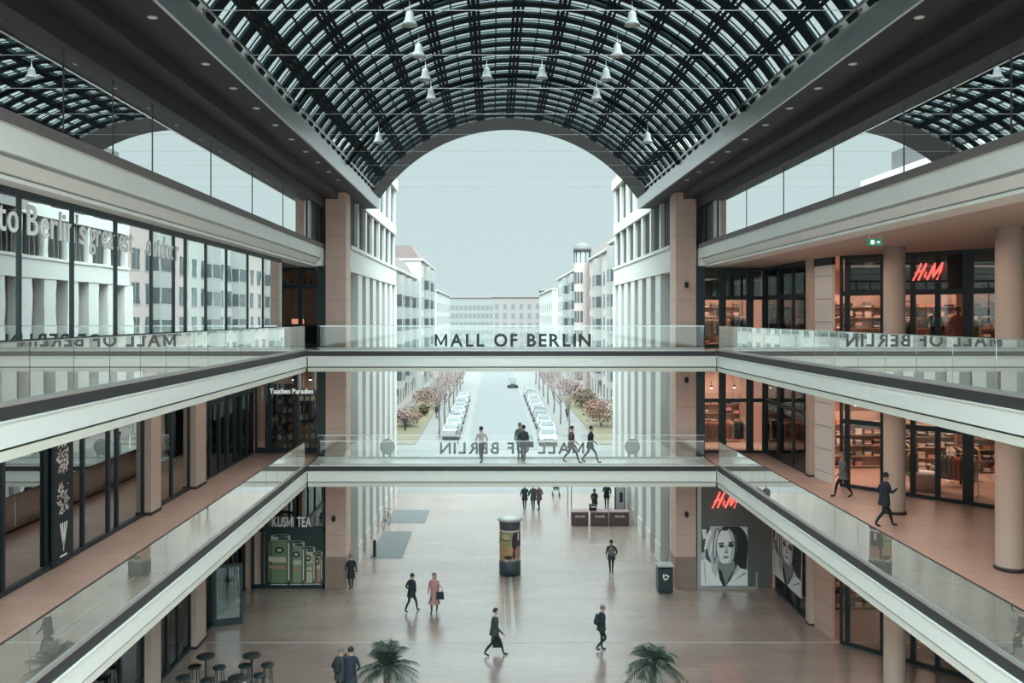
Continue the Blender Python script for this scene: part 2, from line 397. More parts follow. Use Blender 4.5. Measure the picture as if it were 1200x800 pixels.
# pendants under the vault
pend = thing('pendant_lamp', 'white bell pendant lamp under the vault, left row', 'lamp', (0, 0, 0), 'bell pendants in the left row')
MB().lathe((0, 0, 0), [(0.24, -0.22), (0.22, -0.19), (0.155, -0.09), (0.125, 0.05), (0.11, 0.15), (0.05, 0.20), (0.02, 0.22)], mat('pendant_shade_white', (0.45, 0.46, 0.45), 0.6), 16).build('lamp_shade', pend, True)
MB().tube([(0, 0, 0.2), (0, 0, 0.5)], 0.015, GREYMETAL, 6).build('rod', pend, True)
sp_ = [(3.26, 25.0, 0, ''), (3.26, 28.0, 0, ''), (3.26, 30.8, 0, ''), (3.26, 33.6, 0, '')]
first = True
for s, side in ((-1, 'left'), (1, 'right')):
    for x, y, z, _ in sp_:
        z = VZ+math.sqrt(VR**2-x*x)-0.50
        if first: pend.location = (s*x, y, z); first = False
        else: dup(pend, loc=(s*x, y, z), label='white bell pendant lamp under the vault, %s row' % side, group='bell pendants in the %s row' % side)
    c = dup(pend, loc=(s*1.06, 32.7, VZ+math.sqrt(VR**2-1.21)-0.5), label='small bell pendant %s of the crown of the vault' % side); c['group'] = 'bell pendants beside the crown'
    c = dup(pend, loc=(s*5.5, 34.9, VZ+math.sqrt(VR**2-5.5**2)-0.5), label='small bell pendant low on the %s side of the vault' % side); c['group'] = 'bell pendants low on the sides'

# ------------------------------------------------------------------ ground
fl = struct(MB().box(-19.5, 19.5, -30, 60, -0.3, 0.0, FLOORM).build('floor'))
struct(MB().box(-19.5, 19.5, 60, 76, -0.3, 0.0, OUTM).build('forecourt'))
struct(MB().box(-160, 160, 76, 420, -0.5, -0.02, OUTM).build('street_ground'))
struct(MB().box(-3.3, 3.4, 80, 330, -0.1, 0.01, ROAD).build('road'))
gr = MB().box(-12.0, -8.4, 83, 134, -0.1, 0.05, GRASS).build('lawn'); tag(gr, 'dry brown-green lawn strip left of the street', 'lawn', kind='stuff')
gr = MB().box(9.6, 13.5, 83, 136, -0.1, 0.05, GRASS).build('lawn'); tag(gr, 'dry brown-green lawn strip right of the street', 'lawn', kind='stuff')
for nm, bx in (('trim_1', (-19, 19, 32.62, 32.72)), ('trim_2', (-0.07, 0.09, 33, 41.0)), ('trim_3', (-0.32, -0.29, 33, 41.0))):
    struct(MB().box(bx[0], bx[1], bx[2], bx[3], 0.0, 0.004, mat('pale_floor_strip', (0.40, 0.36, 0.33), 0.3)).build(nm))
for k, (x0, x1, y0, y1) in enumerate(((-7.2, -5.5, 44.0, 49.5), (-7.2, -4.9, 51.5, 55.0))):
    o = MB().box(x0, x1, y0, y1, 0.0, 0.012, mat('grey_floor_patch', (0.16, 0.165, 0.165), 0.9)).build('grey_floor_patch')  # thin flat grey patch lying on the paving
    tag(o, ['flat grey patch on the plaza beside the black bollard', 'farther flat grey patch, behind the one by the bollard'][k], 'mat')

# ------------------------------------------------------------------ galleries and bridges
def fascia(mb_e, mb_w, mb_b, run, z):
    """run(mb, d0, d1, z0, z1, m): box along the slab edge, d measured outwards"""
    run(mb_e, -0.06, -0.03, z-0.25, z-0.02, EDGE)
    run(mb_w, -0.25, 0.0, z-0.70, z-0.25, WHITE)
    run(mb_w, -0.25, 0.03, z-0.275, z-0.245, WHITE)
    run(mb_b, -0.25, -0.07, z-0.75, z-0.70, EDGE)
    run(mb_b, -0.25, -0.03, z-0.92, z-0.75, CREAM)
for z, lv in ((6.0, 'middle'), (11.0, 'upper')):
    for s, side in ((-1, 'left'), (1, 'right')):
        back = 12.4 if s < 0 else 19.5
        G = thing('gallery_walkway', '%s %s gallery walkway with white stepped edge and %s floor' % (lv, side, 'terracotta'), 'walkway', (s*10.6, 12, z))
        MB().box(s*8.95, s*back, 2, 40.6, z-0.04, z, DECKM).build('deck', G)
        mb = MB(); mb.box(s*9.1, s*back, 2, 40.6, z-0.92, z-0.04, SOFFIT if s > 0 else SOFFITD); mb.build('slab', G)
        e_, w_, b_ = MB(), MB(), MB()
        def run(mb, d0, d1, z0, z1, m, s=s): mb.box(s*(8.9-d0), s*(8.9-d1), 2, 37.04, z0, z1, m)
        fascia(e_, w_, b_, run, z)
        e_.box(s*8.96, s*9.12, 2, 37.04, z-0.25, z-0.0, EDGE)
        e_.build('edge_strip', G); w_.build('fascia', G); b_.build('lower_band', G)
    F = thing('footbridge', '%s white footbridge crossing the atrium between the galleries' % lv, 'footbridge', (0, 38.05, z))
    MB().box(-8.85, 8.85, 37.06, 39.1, z-0.03, z, BRIDGEM).build('deck', F)
    MB().box(-8.85, 8.85, 37.3, 38.9, z-0.92, z-0.03, WHITE).build('girder', F)
    e_, w_, b_ = MB(), MB(), MB()
    def run(mb, d0, d1, z0, z1, m): mb.box(-8.86, 8.86, 37.04-d0, 37.04-d1, z0, z1, m)
    fascia(e_, w_, b_, run, z)
    w_.box(-8.86, 8.86, 38.9, 39.1, z-0.7, z-0.03, WHITE)
    e_.build('edge_strip', F); w_.build('fascia', F); b_.build('lower_band', F)

def railing(label, p0, p1, z, pane, rh=1.04, cat='railing', rail=STEEL, gm=None):
    gm = gm or RAILG
    p0 = Vector(p0); p1 = Vector(p1); L = (p1-p0).length; d = (p1-p0).normalized(); n = max(1, round(L/pane))
    R = thing('glass_railing', label, cat, ((p0.x+p1.x)/2, (p0.y+p1.y)/2, z))
    for i in range(n):
        a = p0+d*(L*i/n+0.012); b = p0+d*(L*(i+1)/n-0.012)
        MB().lbox((a.x, a.y), (b.x, b.y), 0.018, z+0.03, z+rh, gm).build('glass_pane', R)
    MB().lbox((p0.x, p0.y), (p1.x, p1.y), 0.035, z+rh, z+rh+0.022, rail).build('handrail', R)
    MB().lbox((p0.x, p0.y), (p1.x, p1.y), 0.075, z-0.0, z+0.07, GREYMETAL).build('base_channel', R)
    return R
for z, lv in ((6.0, 'middle'), (11.0, 'upper')):
    for s, side in ((-1, 'left'), (1, 'right')):
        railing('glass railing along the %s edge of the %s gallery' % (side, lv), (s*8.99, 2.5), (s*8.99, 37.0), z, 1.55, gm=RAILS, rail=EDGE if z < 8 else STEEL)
    railing('glass railing on the near side of the %s footbridge' % lv, (-8.35, 37.14), (8.35, 37.14), z, 2.05)
    railing('glass railing on the far side of the %s footbridge' % lv, (-8.85, 39.02), (8.85, 39.02), z, 2.05)
S = thing('mall_sign', 'black letters MALL OF BERLIN on the upper footbridge railing', 'sign', (0, 37.08, 11.2))
text_parts(S, 'MALL OF BERLIN', (PX(509.5, 37.1), 37.09, 11.18), (1, 0, 0), (0, 0, 1), 0.53, LETTER, 0.03, 0.024, 0.17, width=6.78)
S = thing('mall_sign', 'black letters MALL OF BERLIN on the middle footbridge, seen reversed from behind', 'sign', (0, 39.08, 6.2))
text_parts(S, 'MALL OF BERLIN', (PX(684.5, 39.07), 39.07, 6.2), (-1, 0, 0), (0, 0, 1), 0.50, LETTER, 0.03, 0.02, 0.17, width=6.6)
for s, side in ((-1, 'left'), (1, 'right')):
    x = 5.6*s-0.05
    mb = MB(); c = Vector((x, 38.985, 6.52)); n = 28
    pts = [c+Vector((0.35*math.cos(2*PI*k/n), 0, 0.36*math.sin(2*PI*k/n))) for k in range(n)]
    v = pts+[p+Vector((0, 0.006, 0)) for p in pts]
    mb.add(v, [tuple(range(n)), tuple(range(2*n-1, n-1, -1))]+[(i, (i+1) % n, n+(i+1) % n, n+i) for i in range(n)], mat('frosted_grey_film', (0.30, 0.33, 0.31), 0.7))
    for q in (-0.16, 0.14): mb.box(x+q-0.05, x+q+0.05, 38.985, 38.991, 6.06, 6.24, MATS['frosted_grey_film'])
    tag(mb.build('window_sticker'), 'round grey film sticker on the middle footbridge railing, %s end' % side, 'sticker')

# brown piers at the portal
for s, side in ((-1, 'left'), (1, 'right')):
    P = thing('portal_pier', 'tall brown stone pier at the %s end of the footbridges' % side, 'pier', (s*8.03, 39.7, 0))
    mb = MB(); mb.box(s*7.56, s*8.5, 39.15, 40.3, 1.45, 18.16, BROWNSTONE)
    for z in [1.45+0.98*k for k in range(1, 17)]: mb.box(s*7.555, s*8.505, 39.145, 40.3, z-0.006, z+0.006, mat('pier_joint', (0.28, 0.2, 0.165), 0.8))
    mb.build('shaft', P)
    mb = MB(); mb.box(s*7.54, s*8.52, 39.13, 40.32, 0, 1.45, mat('brown_base_stone', (0.30, 0.21, 0.17), 0.7))
    for k in range(9): mb.box(s*(7.58+0.105*k), s*(7.62+0.105*k), 39.10, 39.13, 0.05, 1.4, MATS['brown_base_stone'])
    mb.build('base', P)
    MB().box(s*8.5, s*8.94, 39.3, 40.3, 0, 14.78, DARK).build('side_panel', P)
for px, py, t in ((391.5, 607, 'at the lower left pier'), (804, 602, 'at the lower right pier, below the middle bridge'), (804, 445, 'at the right pier just under the upper bridge'), (804, 334, 'high on the right pier above the upper bridge')):
    x, z = PX(px, 39.1), PZ(py, 39.1)
    T = thing('wall_spotlight', 'small black spotlight '+t, 'spotlight', (x, 39.12, z))
    MB().tube([(x, 39.15, z), (x, 39.05, z)], 0.03, BLACK, 8).build('bracket', T)
    MB().lathe((x, 38.98, z-0.13), [(0.05, 0), (0.09, 0.06), (0.09, 0.2), (0.06, 0.26)], BLACK, 10).build('lamp_body', T)
# ------------------------------------------------------------------ shop fronts
def along(p0, p1, t): return (p0[0]+(p1[0]-p0[0])*t, p0[1]+(p1[1]-p0[1])*t)
def shopfront(label, p0, p1, z0, z1, splits, transoms=(), gm=None, fm=None, wide=(), plinth=0.12, head=0.12, fw=0.09, name='shopfront', header=False):
    """glazed front in plan from p0 to p1; splits = fractions where mullions stand; wide = indices of broad mullions"""
    gm = gm or SHOPG; fm = fm or DARK
    L = math.hypot(p1[0]-p0[0], p1[1]-p0[1])
    T = thing(name, label, 'shopfront', ((p0[0]+p1[0])/2, (p0[1]+p1[1])/2, z0))
    mb = MB()
    mb.lbox(p0, p1, 0.14, z0, z0+plinth, fm); mb.lbox(p0, p1, 0.14, z1-head, z1, fm)
    sp = [0.0]+list(splits)+[1.0]
    for i, t in enumerate(sp):
        wd = (0.16 if i in wide else fw)/L
        a, b = along(p0, p1, max(0, t-wd)), along(p0, p1, min(1, t+wd))
        mb.lbox(a, b, 0.13, z0+plinth, z1-head, fm)
    for z in transoms: mb.lbox(p0, p1, 0.11, z-0.09, z+0.09, fm)
    mb.build('frame', T)
    for i in range(len(sp)-1):
        a, b = along(p0, p1, sp[i]), along(p0, p1, sp[i+1])
        MB().lbox(a, b, 0.02, z0+plinth, z1-head, gm).build('glass_pane', T)
    if header: MB().lbox(along(p0, p1, 0.01), along(p0, p1, 0.99), 0.04, transoms[0], z1-0.02, HEADM, off=hoff*header).build('header_panel', T)
    return T
hoff = 0.35
HEADM = mat('dark_header_panel', (0.045, 0.05, 0.052), 0.6)

# left upper: coated glass hall standing flush with the cornice
ys = [(8.49*1000/(578-x)) for x in (22, 84, 135, 177, 217, 241, 265, 290, 308)]
ys = [4, 6, 8, 10, 12, 14.0]+ys
T = thing('winter_garden_glazing', 'tall reflective glass wall on the upper left, white words across its panes', 'window wall', (-9.3, 15, 11))
mb = MB(); mb.box(-9.36, -9.24, 2, 34.0, 14.62, 14.75, DARK); mb.box(-9.36, -9.24, 2, 34.0, 11, 11.12, DARK)
for y in ys+[22.65]: mb.box(-9.36, -9.265, y-0.035, y+0.035, 11, 14.7, DARK)
mb.box(-9.40, -9.25, 33.95, 34.07, 11, 14.75, CREAM); mb.box(-12.0, -9.36, 33.98, 34.06, 11, 14.75, DARK)
mb.build('frame', T)
yy = [2]+ys+[34.0]
for i in range(len(yy)-1): MB().box(-9.34, -9.30, yy[i]+0.02, yy[i+1]-0.02, 11.1, 14.65, COATG).build('glass_pane', T)
def gword(text, y0, y1): 
    text_parts(W_, text, (-9.291, y0, 13.98), (0, 1, 0), (0, 0, 1), 0.56, LETW, 0.012, 0.002, 0.10, width=y1-y0)
W_ = thing('window_lettering', 'big white words "to Berlin\'s greatest outdoor" on the reflective upper left glass', 'lettering', (-9.24, 18, 14))
gword('to', 14.62, 15.25); gword("Berlin's", 15.55, 17.75); gword('greatest', 17.95, 20.1); gword('outdoor', 20.9, 23.0)

# left upper end: dark shop with rows of small lamps
shopfront('dark shop front at the end of the upper left gallery', (-11.95, 40.5), (-9.02, 40.5), 11, 14.78, (0.35, 0.68), (13.9,), wide=(1,))
# left middle: glazed front, two slim stone piers, banner
def LY(x): return 11.39*1000/(578-x)
front = [LY(x) for x in (3, 55, 77, 97, 127, 137)]
A0, A1 = 6.0, LY(168)
shopfront('glass front of the middle left gallery from the black banner to the first stone pier', (-12.2, 6.0), (-12.2, LY(167)), 6, 10.1, [(y-6)/(A1-6) for y in [8.5, 11, 13.5, 16.5]+front], (), gm=L1G, fw=0.05)
shopfront('glass front of the middle left gallery between the two stone piers', (-12.2, LY(181)), (-12.2, LY(221)), 6, 10.1, (0.45,), (), gm=L1G, fw=0.05)
shopfront('dark bag shop front on the middle left gallery beyond the second stone pier', (-12.2, LY(235)), (-12.2, 40.4), 6, 10.1, (0.14, 0.3, 0.45, 0.6, 0.73, 0.86), (9.0,), wide=(3,))
shopfront('bag shop display window at the end of the middle left gallery', (-12.1, 40.5), (-9.02, 40.5), 6, 10.1, (0.22, 0.62), (), plinth=0.25)
for x0, x1 in ((168, 180), (222, 234)):
    for z0, z1, lv in ((6, 10.1, 'middle'), (0, 5.1, 'ground')):
        y0, y1 = LY(x0), LY(x1)
        P = thing('stone_pier', 'slim beige pier in the %s left front, %s' % (lv, 'nearer the camera' if x0 == 168 else 'farther of the two'), 'pier', (-12.1, (y0+y1)/2, z0))
        MB().box(-12.35, -11.95, y0, y1, z0+0.1, z1, COLSTONE).build('shaft', P); MB().box(-12.37, -11.93, y0-0.02, y1+0.02, z0, z0+0.1, EDGE).build('base', P)
# banner
ya, yb = LY(54), LY(78)
Bn = thing('banner', 'black vertical banner with white blossoms and a white V shape, middle left gallery', 'banner', (-12.05, (ya+yb)/2, 6.2))
MB().box(-12.08, -12.02, ya, yb, 6.1, 10.0, mat('black_banner_print', (0.010, 0.022, 0.03), 0.6)).build('panel', Bn)
mb = MB(); rnd = random.Random(3)
def leafq(mb, x, y, z, r, an, m):
    v = [(x, y+math.cos(an+t)*r*q, z+math.sin(an+t)*r*q) for t, q in ((0, 1), (1.3, .35), (PI, .9), (-1.3, .3))]
    mb.add(v, [(0, 1, 2, 3)], m)
for cz in (9.0, 8.8, 8.6, 7.95, 7.65, 7.5):
    for k in range(18): leafq(mb, -12.015, (ya+yb)/2+rnd.uniform(-.3, .25), cz+rnd.uniform(-.2, .2), rnd.uniform(.05, .13), rnd.uniform(0, 6), LETW)
mc = (ya+yb)/2
for dy in (-0.13, -0.05, 0.04, 0.13):
    mb.add([(-12.014, mc+dy*1.3-0.03, 7.12), (-12.014, mc+dy*1.3+0.04, 7.12), (-12.014, mc+0.025+dy*0.15, 6.5), (-12.014, mc-0.025+dy*0.15, 6.5)], [(0, 1, 2, 3)], LETW)
mb.box(-12.016, -12.012, mc-0.02, mc+0.02, 6.38, 6.5, LETW); mb.box(-12.016, -12.012, mc-0.18, mc+0.18, 6.24, 6.29, LETW)
mb.build('print', Bn)
S = thing('shop_sign', 'white hanging letters Taschen Paradies in the bag shop window', 'sign', (-10.4, 40.35, 9.0))
text_parts(S, 'Taschen Paradies', (PX(316, 40.35), 40.36, PZ(461, 40.35)), (1, 0, 0), (0, 0, 1), 0.23, LETGLOW, 0.03, 0.014, 0.07, width=2.05)
MB().box(PX(329, 40.35)-.01, PX(329, 40.35)+.01, 40.34, 40.36, 9.1, 10.0, STEEL).box(PX(353, 40.35)-.01, PX(353, 40.35)+.01, 40.34, 40.36, 9.1, 10.0, STEEL).build('hanger', S)
S = thing('shop_sign', 'short white letters "mols" on the dark glass of the middle left gallery', 'sign', (-12.1, 34.8, 9.0))
text_parts(S, 'mols', (-12.1, 33.9, 9.15), (0, 1, 0), (0, 0, 1), 0.26, LETGLOW, 0.02, 0.012, 0.1, width=2.2)
# ground left
shopfront('dark ground-floor front left of the bar stools, by the first stone pier', (-12.2, 10), (-12.2, LY(167)), 0, 5.1, [(y-10)/(LY(167)-10) for y in (13, 16, 19, 21.5, 24, 26)], (), gm=SHOPG, fw=0.05)
shopfront('ground-floor left front between the two stone piers', (-12.2, LY(182)), (-12.2, LY(222)), 0, 5.1, (0.3, 0.62), (), gm=SHOPG, fw=0.06)
shopfront('dark cafe front on the ground floor beyond the second stone pier', (-12.2, LY(235)), (-12.2, 39.0), 0, 5.1, (0.2, 0.38, 0.56, 0.78), (2.9,), wide=(2, 3))
# open cafe door leaf
D = thing('cafe_door', 'black framed glass door leaf standing open at the cafe, ground left', 'door', (-11.6, 34.3, 0))
mb = MB(); p0, p1 = (-12.05, 34.3), (-11.0, 34.7)
mb.lbox(p0, p1, 0.06, 0.0, 0.28, DARK); mb.lbox(p0, p1, 0.06, 2.35, 2.47, DARK)
mb.lbox(p0, along(p0, p1, 0.1), 0.06, 0.28, 2.35, DARK); mb.lbox(along(p0, p1, 0.9), p1, 0.06, 0.28, 2.35, DARK); mb.build('frame', D)
MB().lbox(along(p0, p1, 0.1), along(p0, p1, 0.9), 0.02, 0.28, 2.35, SHOPG).build('glass_pane', D)
MB().tube([(-11.12, 34.58, 0.9), (-11.12, 34.58, 1.3)], 0.015, STEEL, 6).build('handle', D)

# tea shop end wall with its tin poster
def flat(mb, O, U, V, pts, lay, m):
    N = Vector(U).cross(Vector(V)); O = Vector(O)+N*(0.003*lay)
    mb.add([O+Vector(U)*x+Vector(V)*y for x, y in pts], [tuple(range(len(pts)))], m)
def ell(cx, cy, rx, ry, n=20, a0=0, a1=2*PI, rot=0):
    o = []
    for k in range(n+(0 if a1-a0 > 6.28 else 1)):
        t = a0+(a1-a0)*k/n; x, y = rx*math.cos(t), ry*math.sin(t)
        o.append((cx+x*math.cos(rot)-y*math.sin(rot), cy+x*math.sin(rot)+y*math.cos(rot)))
    return o
K = thing('tea_shop_front', 'dark tea shop front at ground left with a poster of green tins', 'shopfront', (-10.5, 39.1, 0))
mb = MB(); x0, x1 = -11.9, -8.56
mb.box(x0, x1, 39.12, 39.3, 0, 0.16, DARK); mb.box(x0, x1, 39.12, 39.3, 2.62, 2.82, DARK); mb.box(x0, x0+0.1, 39.12, 39.3, 0, 5.1, DARK); mb.box(x1-0.06, x1, 39.12, 39.3, 0, 5.1, DARK)
mb.box(-11.45, -11.38, 39.12, 39.3, 0, 5.1, DARK)
mb.build('frame', K)
MB().box(x0, x1, 39.2, 39.22, 2.82, 5.1, L1G).build('upper_pane', K)
mb = MB(); mb.box(-11.3, -8.62, 39.17, 39.2, 0.16, 2.62, mat('poster_dark_green', (0.014, 0.035, 0.03), 0.5))
U, V = (1, 0, 0), (0, 0, 1)
tinc = [mat('tin_olive_green', (0.16, 0.22, 0.13), 0.4), mat('tin_sage', (0.22, 0.28, 0.18), 0.4), mat('tin_cream', (0.52, 0.49, 0.36), 0.4), mat('tin_copper', (0.42, 0.22, 0.13), 0.4)]
lidm = mat('tin_silver_lid', (0.42, 0.47, 0.45), 0.3); dk = mat('tin_dark_label', (0.02, 0.04, 0.035), 0.5); lt = mat('tin_highlight', (0.62, 0.68, 0.60), 0.4)
sdk = mat('tin_shade_green', (0.07, 0.095, 0.065), 0.4)
for i, (cx, wd, h, zb) in enumerate(((-8.86, 0.52, 1.45, 0.28), (-9.26, 0.70, 1.66, 0.28), (-9.80, 0.86, 1.92, 0.28), (-10.55, 1.12, 2.22, 0.28))):
    O = (cx, 39.168-0.02*i, zb); q = 4*i*0; t = 3-i
    cc = tinc[t]
    def F(pts, lay, m): flat(mb, O, U, V, pts, lay, m)
    body = [(-wd/2, 0.10), (-wd*.42, 0.02), (0, -0.02), (wd*.42, 0.02), (wd/2, 0.10), (wd/2, h-0.42), (wd*.46, h-0.32), (wd*.38, h-0.24), (-wd*.38, h-0.24), (-wd*.46, h-0.32), (-wd/2, h-0.42)]
    F(body, 1, cc)
    F([(wd*.22, 0.02), (wd*.42, 0.03), (wd/2, 0.10), (wd/2, h-0.42), (wd*.40, h-0.27), (wd*.26, h-0.27)], 2, sdk)
    F([(-wd*.47, 0.10), (-wd*.36, 0.05), (-wd*.36, h-0.32), (-wd*.46, h-0.40)], 2, sdk)
    F([(wd*.30, 0.12), (wd*.36, 0.12), (wd*.36, h-0.42), (wd*.30, h-0.38)], 3, lt)
    F([(-wd*.40, h-.26), (wd*.40, h-.26), (wd*.40, h-.08), (-wd*.40, h-.08)], 3, lidm); F(ell(0, h-.08, wd*.40, .075, 22), 4, lidm); F(ell(0, h-.075, wd*.33, .05, 22), 5, dk); F([(-wd*.10, h-.25), (wd*.30, h-.25), (wd*.30, h-.13), (-wd*.10, h-.13)], 4, dk)
    F([(-wd*.5, h*.44), (-wd*.2, h*.42), (wd*.22, h*.42), (wd*.22, h*.53), (-wd*.2, h*.53), (-wd*.5, h*.55)], 4, tinc[2] if t != 2 else tinc[1])
    F([(-wd*.5, h*.30), (wd*.2, h*.28), (wd*.2, h*.34), (-wd*.5, h*.36)], 4, tinc[3]); F(ell(-wd*.05, h*.67, wd*.2, .15, 14), 4, dk); F(ell(-wd*.05, h*.67, wd*.1, .07, 12), 5, tinc[2])
    F([(-wd*.42, -.10), (wd*.30, -.10), (wd*.24, -.06), (-wd*.36, -.06)], 3, lt)
mb.build('poster_print', K)
mb = MB(); mb.box(-11.3, -8.62, 39.15, 39.17, -0.0, 0.16, DARK); mb.build('plinth', K)
S = thing('shop_sign', 'white letters KUSMI TEA over the tin poster', 'sign', (-10.1, 39.1, 3.2))
text_parts(S, 'KUSMI TEA', (PX(319, 39.1), 39.12, PZ(617, 39.1)), (1, 0, 0), (0, 0, 1), 0.44, LETW, 0.04, 0.018, 0.07, width=1.78)

# right side, three levels: end front, side front, white panel, diagonal doors
def HR(z0, z1, lv, door):
    shopfront('dark framed glass front closing the %s right gallery' % lv, (8.62, 40.5), (12.05, 40.5), z0, z1, (0.08, 0.42, 0.80), (door,), wide=(1, 2, 3), header=(z0 == 11)) if z0 > 0 else None
    shopfront('tall glass front along the %s right gallery, up to the stone pier' % lv, (12.1, 40.4 if z0 > 0 else 38.9), (12.1, 34.95), z0, z1, (0.34, 0.68), (door,) if z0 > 0 else (), fw=0.05, header=(z0 == 11))
    P = thing('stone_pier', 'slim beige pier on the %s right, left of the white panel' % lv, 'pier', (12.1, 34.7, z0))
    MB().box(11.95, 12.35, 34.45, 34.85, z0+0.08, z1, COLSTONE).build('shaft', P); MB().box(11.93, 12.37, 34.43, 34.87, z0, z0+0.08, EDGE).build('base', P)
    Q = thing('wall_panel', 'pale ribbed wall panel beside the pier, %s right' % lv, 'panel', (12.2, 33.5, z0))
    mb = MB(); mb.lbox((12.2, 34.4), (12.35, 33.0), 0.12, z0, z1-0.3, WHITE if z0 > 0 else BROWNSTONE); mb.build('facing', Q)
    mb = MB()
    for k in range(4): mb.lbox((12.14, 34.38), (12.29, 33.02), 0.02, z0+0.9*k+0.35, z0+0.9*k+0.38, GREYMETAL)
    mb.build('joint_strips', Q); MB().lbox((12.2, 34.42), (12.35, 32.98), 0.14, z1-0.3, z1, DARK).build('head', Q)
    T = shopfront('diagonal glass entrance of the red-signed clothes shop, %s right' % lv, (12.45, 32.6), (17.3, 27.6), z0, z1, (0.04, 0.24, 0.38, 0.50, 0.64, 0.78, 0.9), (door,), wide=(2, 5), fw=0.08, header=(z0 == 11))
HR(11, 14.78, 'upper', 13.35); HR(6, 10.1, 'middle', 8.5); HR(0, 5.1, 'ground', 2.9)
shopfront('glass front of the upper right gallery near the camera', (17.5, 27.4), (17.5, 6), 11, 14.78, [k/8 for k in range(1, 8)], (13.35,))
shopfront('glass front of the middle right gallery near the camera', (17.5, 27.4), (17.5, 6), 6, 10.1, [k/8 for k in range(1, 8)], (8.5,))
shopfront('glass front of the ground-floor right side near the camera', (17.5, 27.4), (17.5, 6), 0, 5.1, [k/8 for k in range(1, 8)], (2.9,))

# round columns
base = None
for z0, z1, lv in ((11, 14.78, 'upper gallery'), (6, 10.06, 'middle gallery'), (0, 5.06, 'ground floor')):
    for y, w_ in ((28.2, 'farther from'), (21.9, 'nearer'), (15.6, None), (9.3, None)):
        if w_ is None and z0 != 11: continue
        if w_ is None: continue
        P = thing('round_column', 'round beige column on the right %s, the one %s the camera' % (lv, w_), 'column', (12.45, y, z0))
        MB().lathe((12.45, y, z0), [(0.345, 0.09), (0.335, 0.12), (0.335, z1-z0)], COLSTONE, 32).build('shaft', P)
        MB().lathe((12.45, y, z0), [(0.37, 0.0), (0.37, 0.07), (0.345, 0.09)], EDGE, 32).build('base_ring', P)

# red neon script sign
def hm(label, O, U, H):
    U = Vector(U).normalized(); V = Vector((0, 0, 1)); N = U.cross(V); O = Vector(O)
    T = thing('neon_sign', label, 'sign', tuple(O))
    def strokes(lst, nm):
        mb = MB()
        for pts in lst:
            P = [O+U*((x+0.30*y)*H)+V*(y*H)+N*0.04 for x, y, *_ in pts]; R = [p[2]*H for p in pts]
            mb.tube(P, R, RED, 8)
        mb.build(nm, T)
    strokes([[(0.02, -0.03, .05), (0.14, 0.5, .075), (0.20, 1.02, .055)], [(0.34, -0.02, .055), (0.42, 0.5, .08), (0.50, 1.0, .06)], [(-0.02, 0.42, .03), (0.25, 0.50, .05), (0.56, 0.60, .03)]], 'letter')
    strokes([[(0.66, 0.10, .03), (0.60, 0.26, .035), (0.70, 0.42, .035), (0.64, 0.5, .03), (0.60, 0.42, .03), (0.74, 0.14, .035), (0.80, 0.12, .03)]], 'ampersand')
    strokes([[(0.84, -0.02, .05), (0.92, 0.5, .075), (1.0, 1.0, .05)], [(1.0, 1.0, .05), (1.10, 0.35, .075), (1.14, 0.12, .05)], [(1.14, 0.12, .05), (1.30, 0.6, .07), (1.42, 1.02, .05)], [(1.42, 1.02, .05), (1.44, 0.5, .08), (1.40, -0.02, .06)]], 'letter')
    MB().lbox((O.x, O.y), (O.x+U.x*1.5*H, O.y+U.y*1.5*H), 0.03, O.z+0.46*H, O.z+0.5*H, DARK).build('mounting_rail', T)
d = Vector((17.3-12.45, 27.6-32.6, 0)).normalized(); nn = Vector((-d.y, d.x, 0))
q = Vector((12.45, 32.6, 0))+d*2.7
hm('red glowing H&M sign over the upper right entrance', (q.x-nn.x*0.14, q.y-nn.y*0.14, 13.78), d, 0.58)
hm('red glowing H&M sign above the portrait poster, ground right', (PX(835, 39.0), 39.10, 3.72), (1, 0, 0), 0.72)

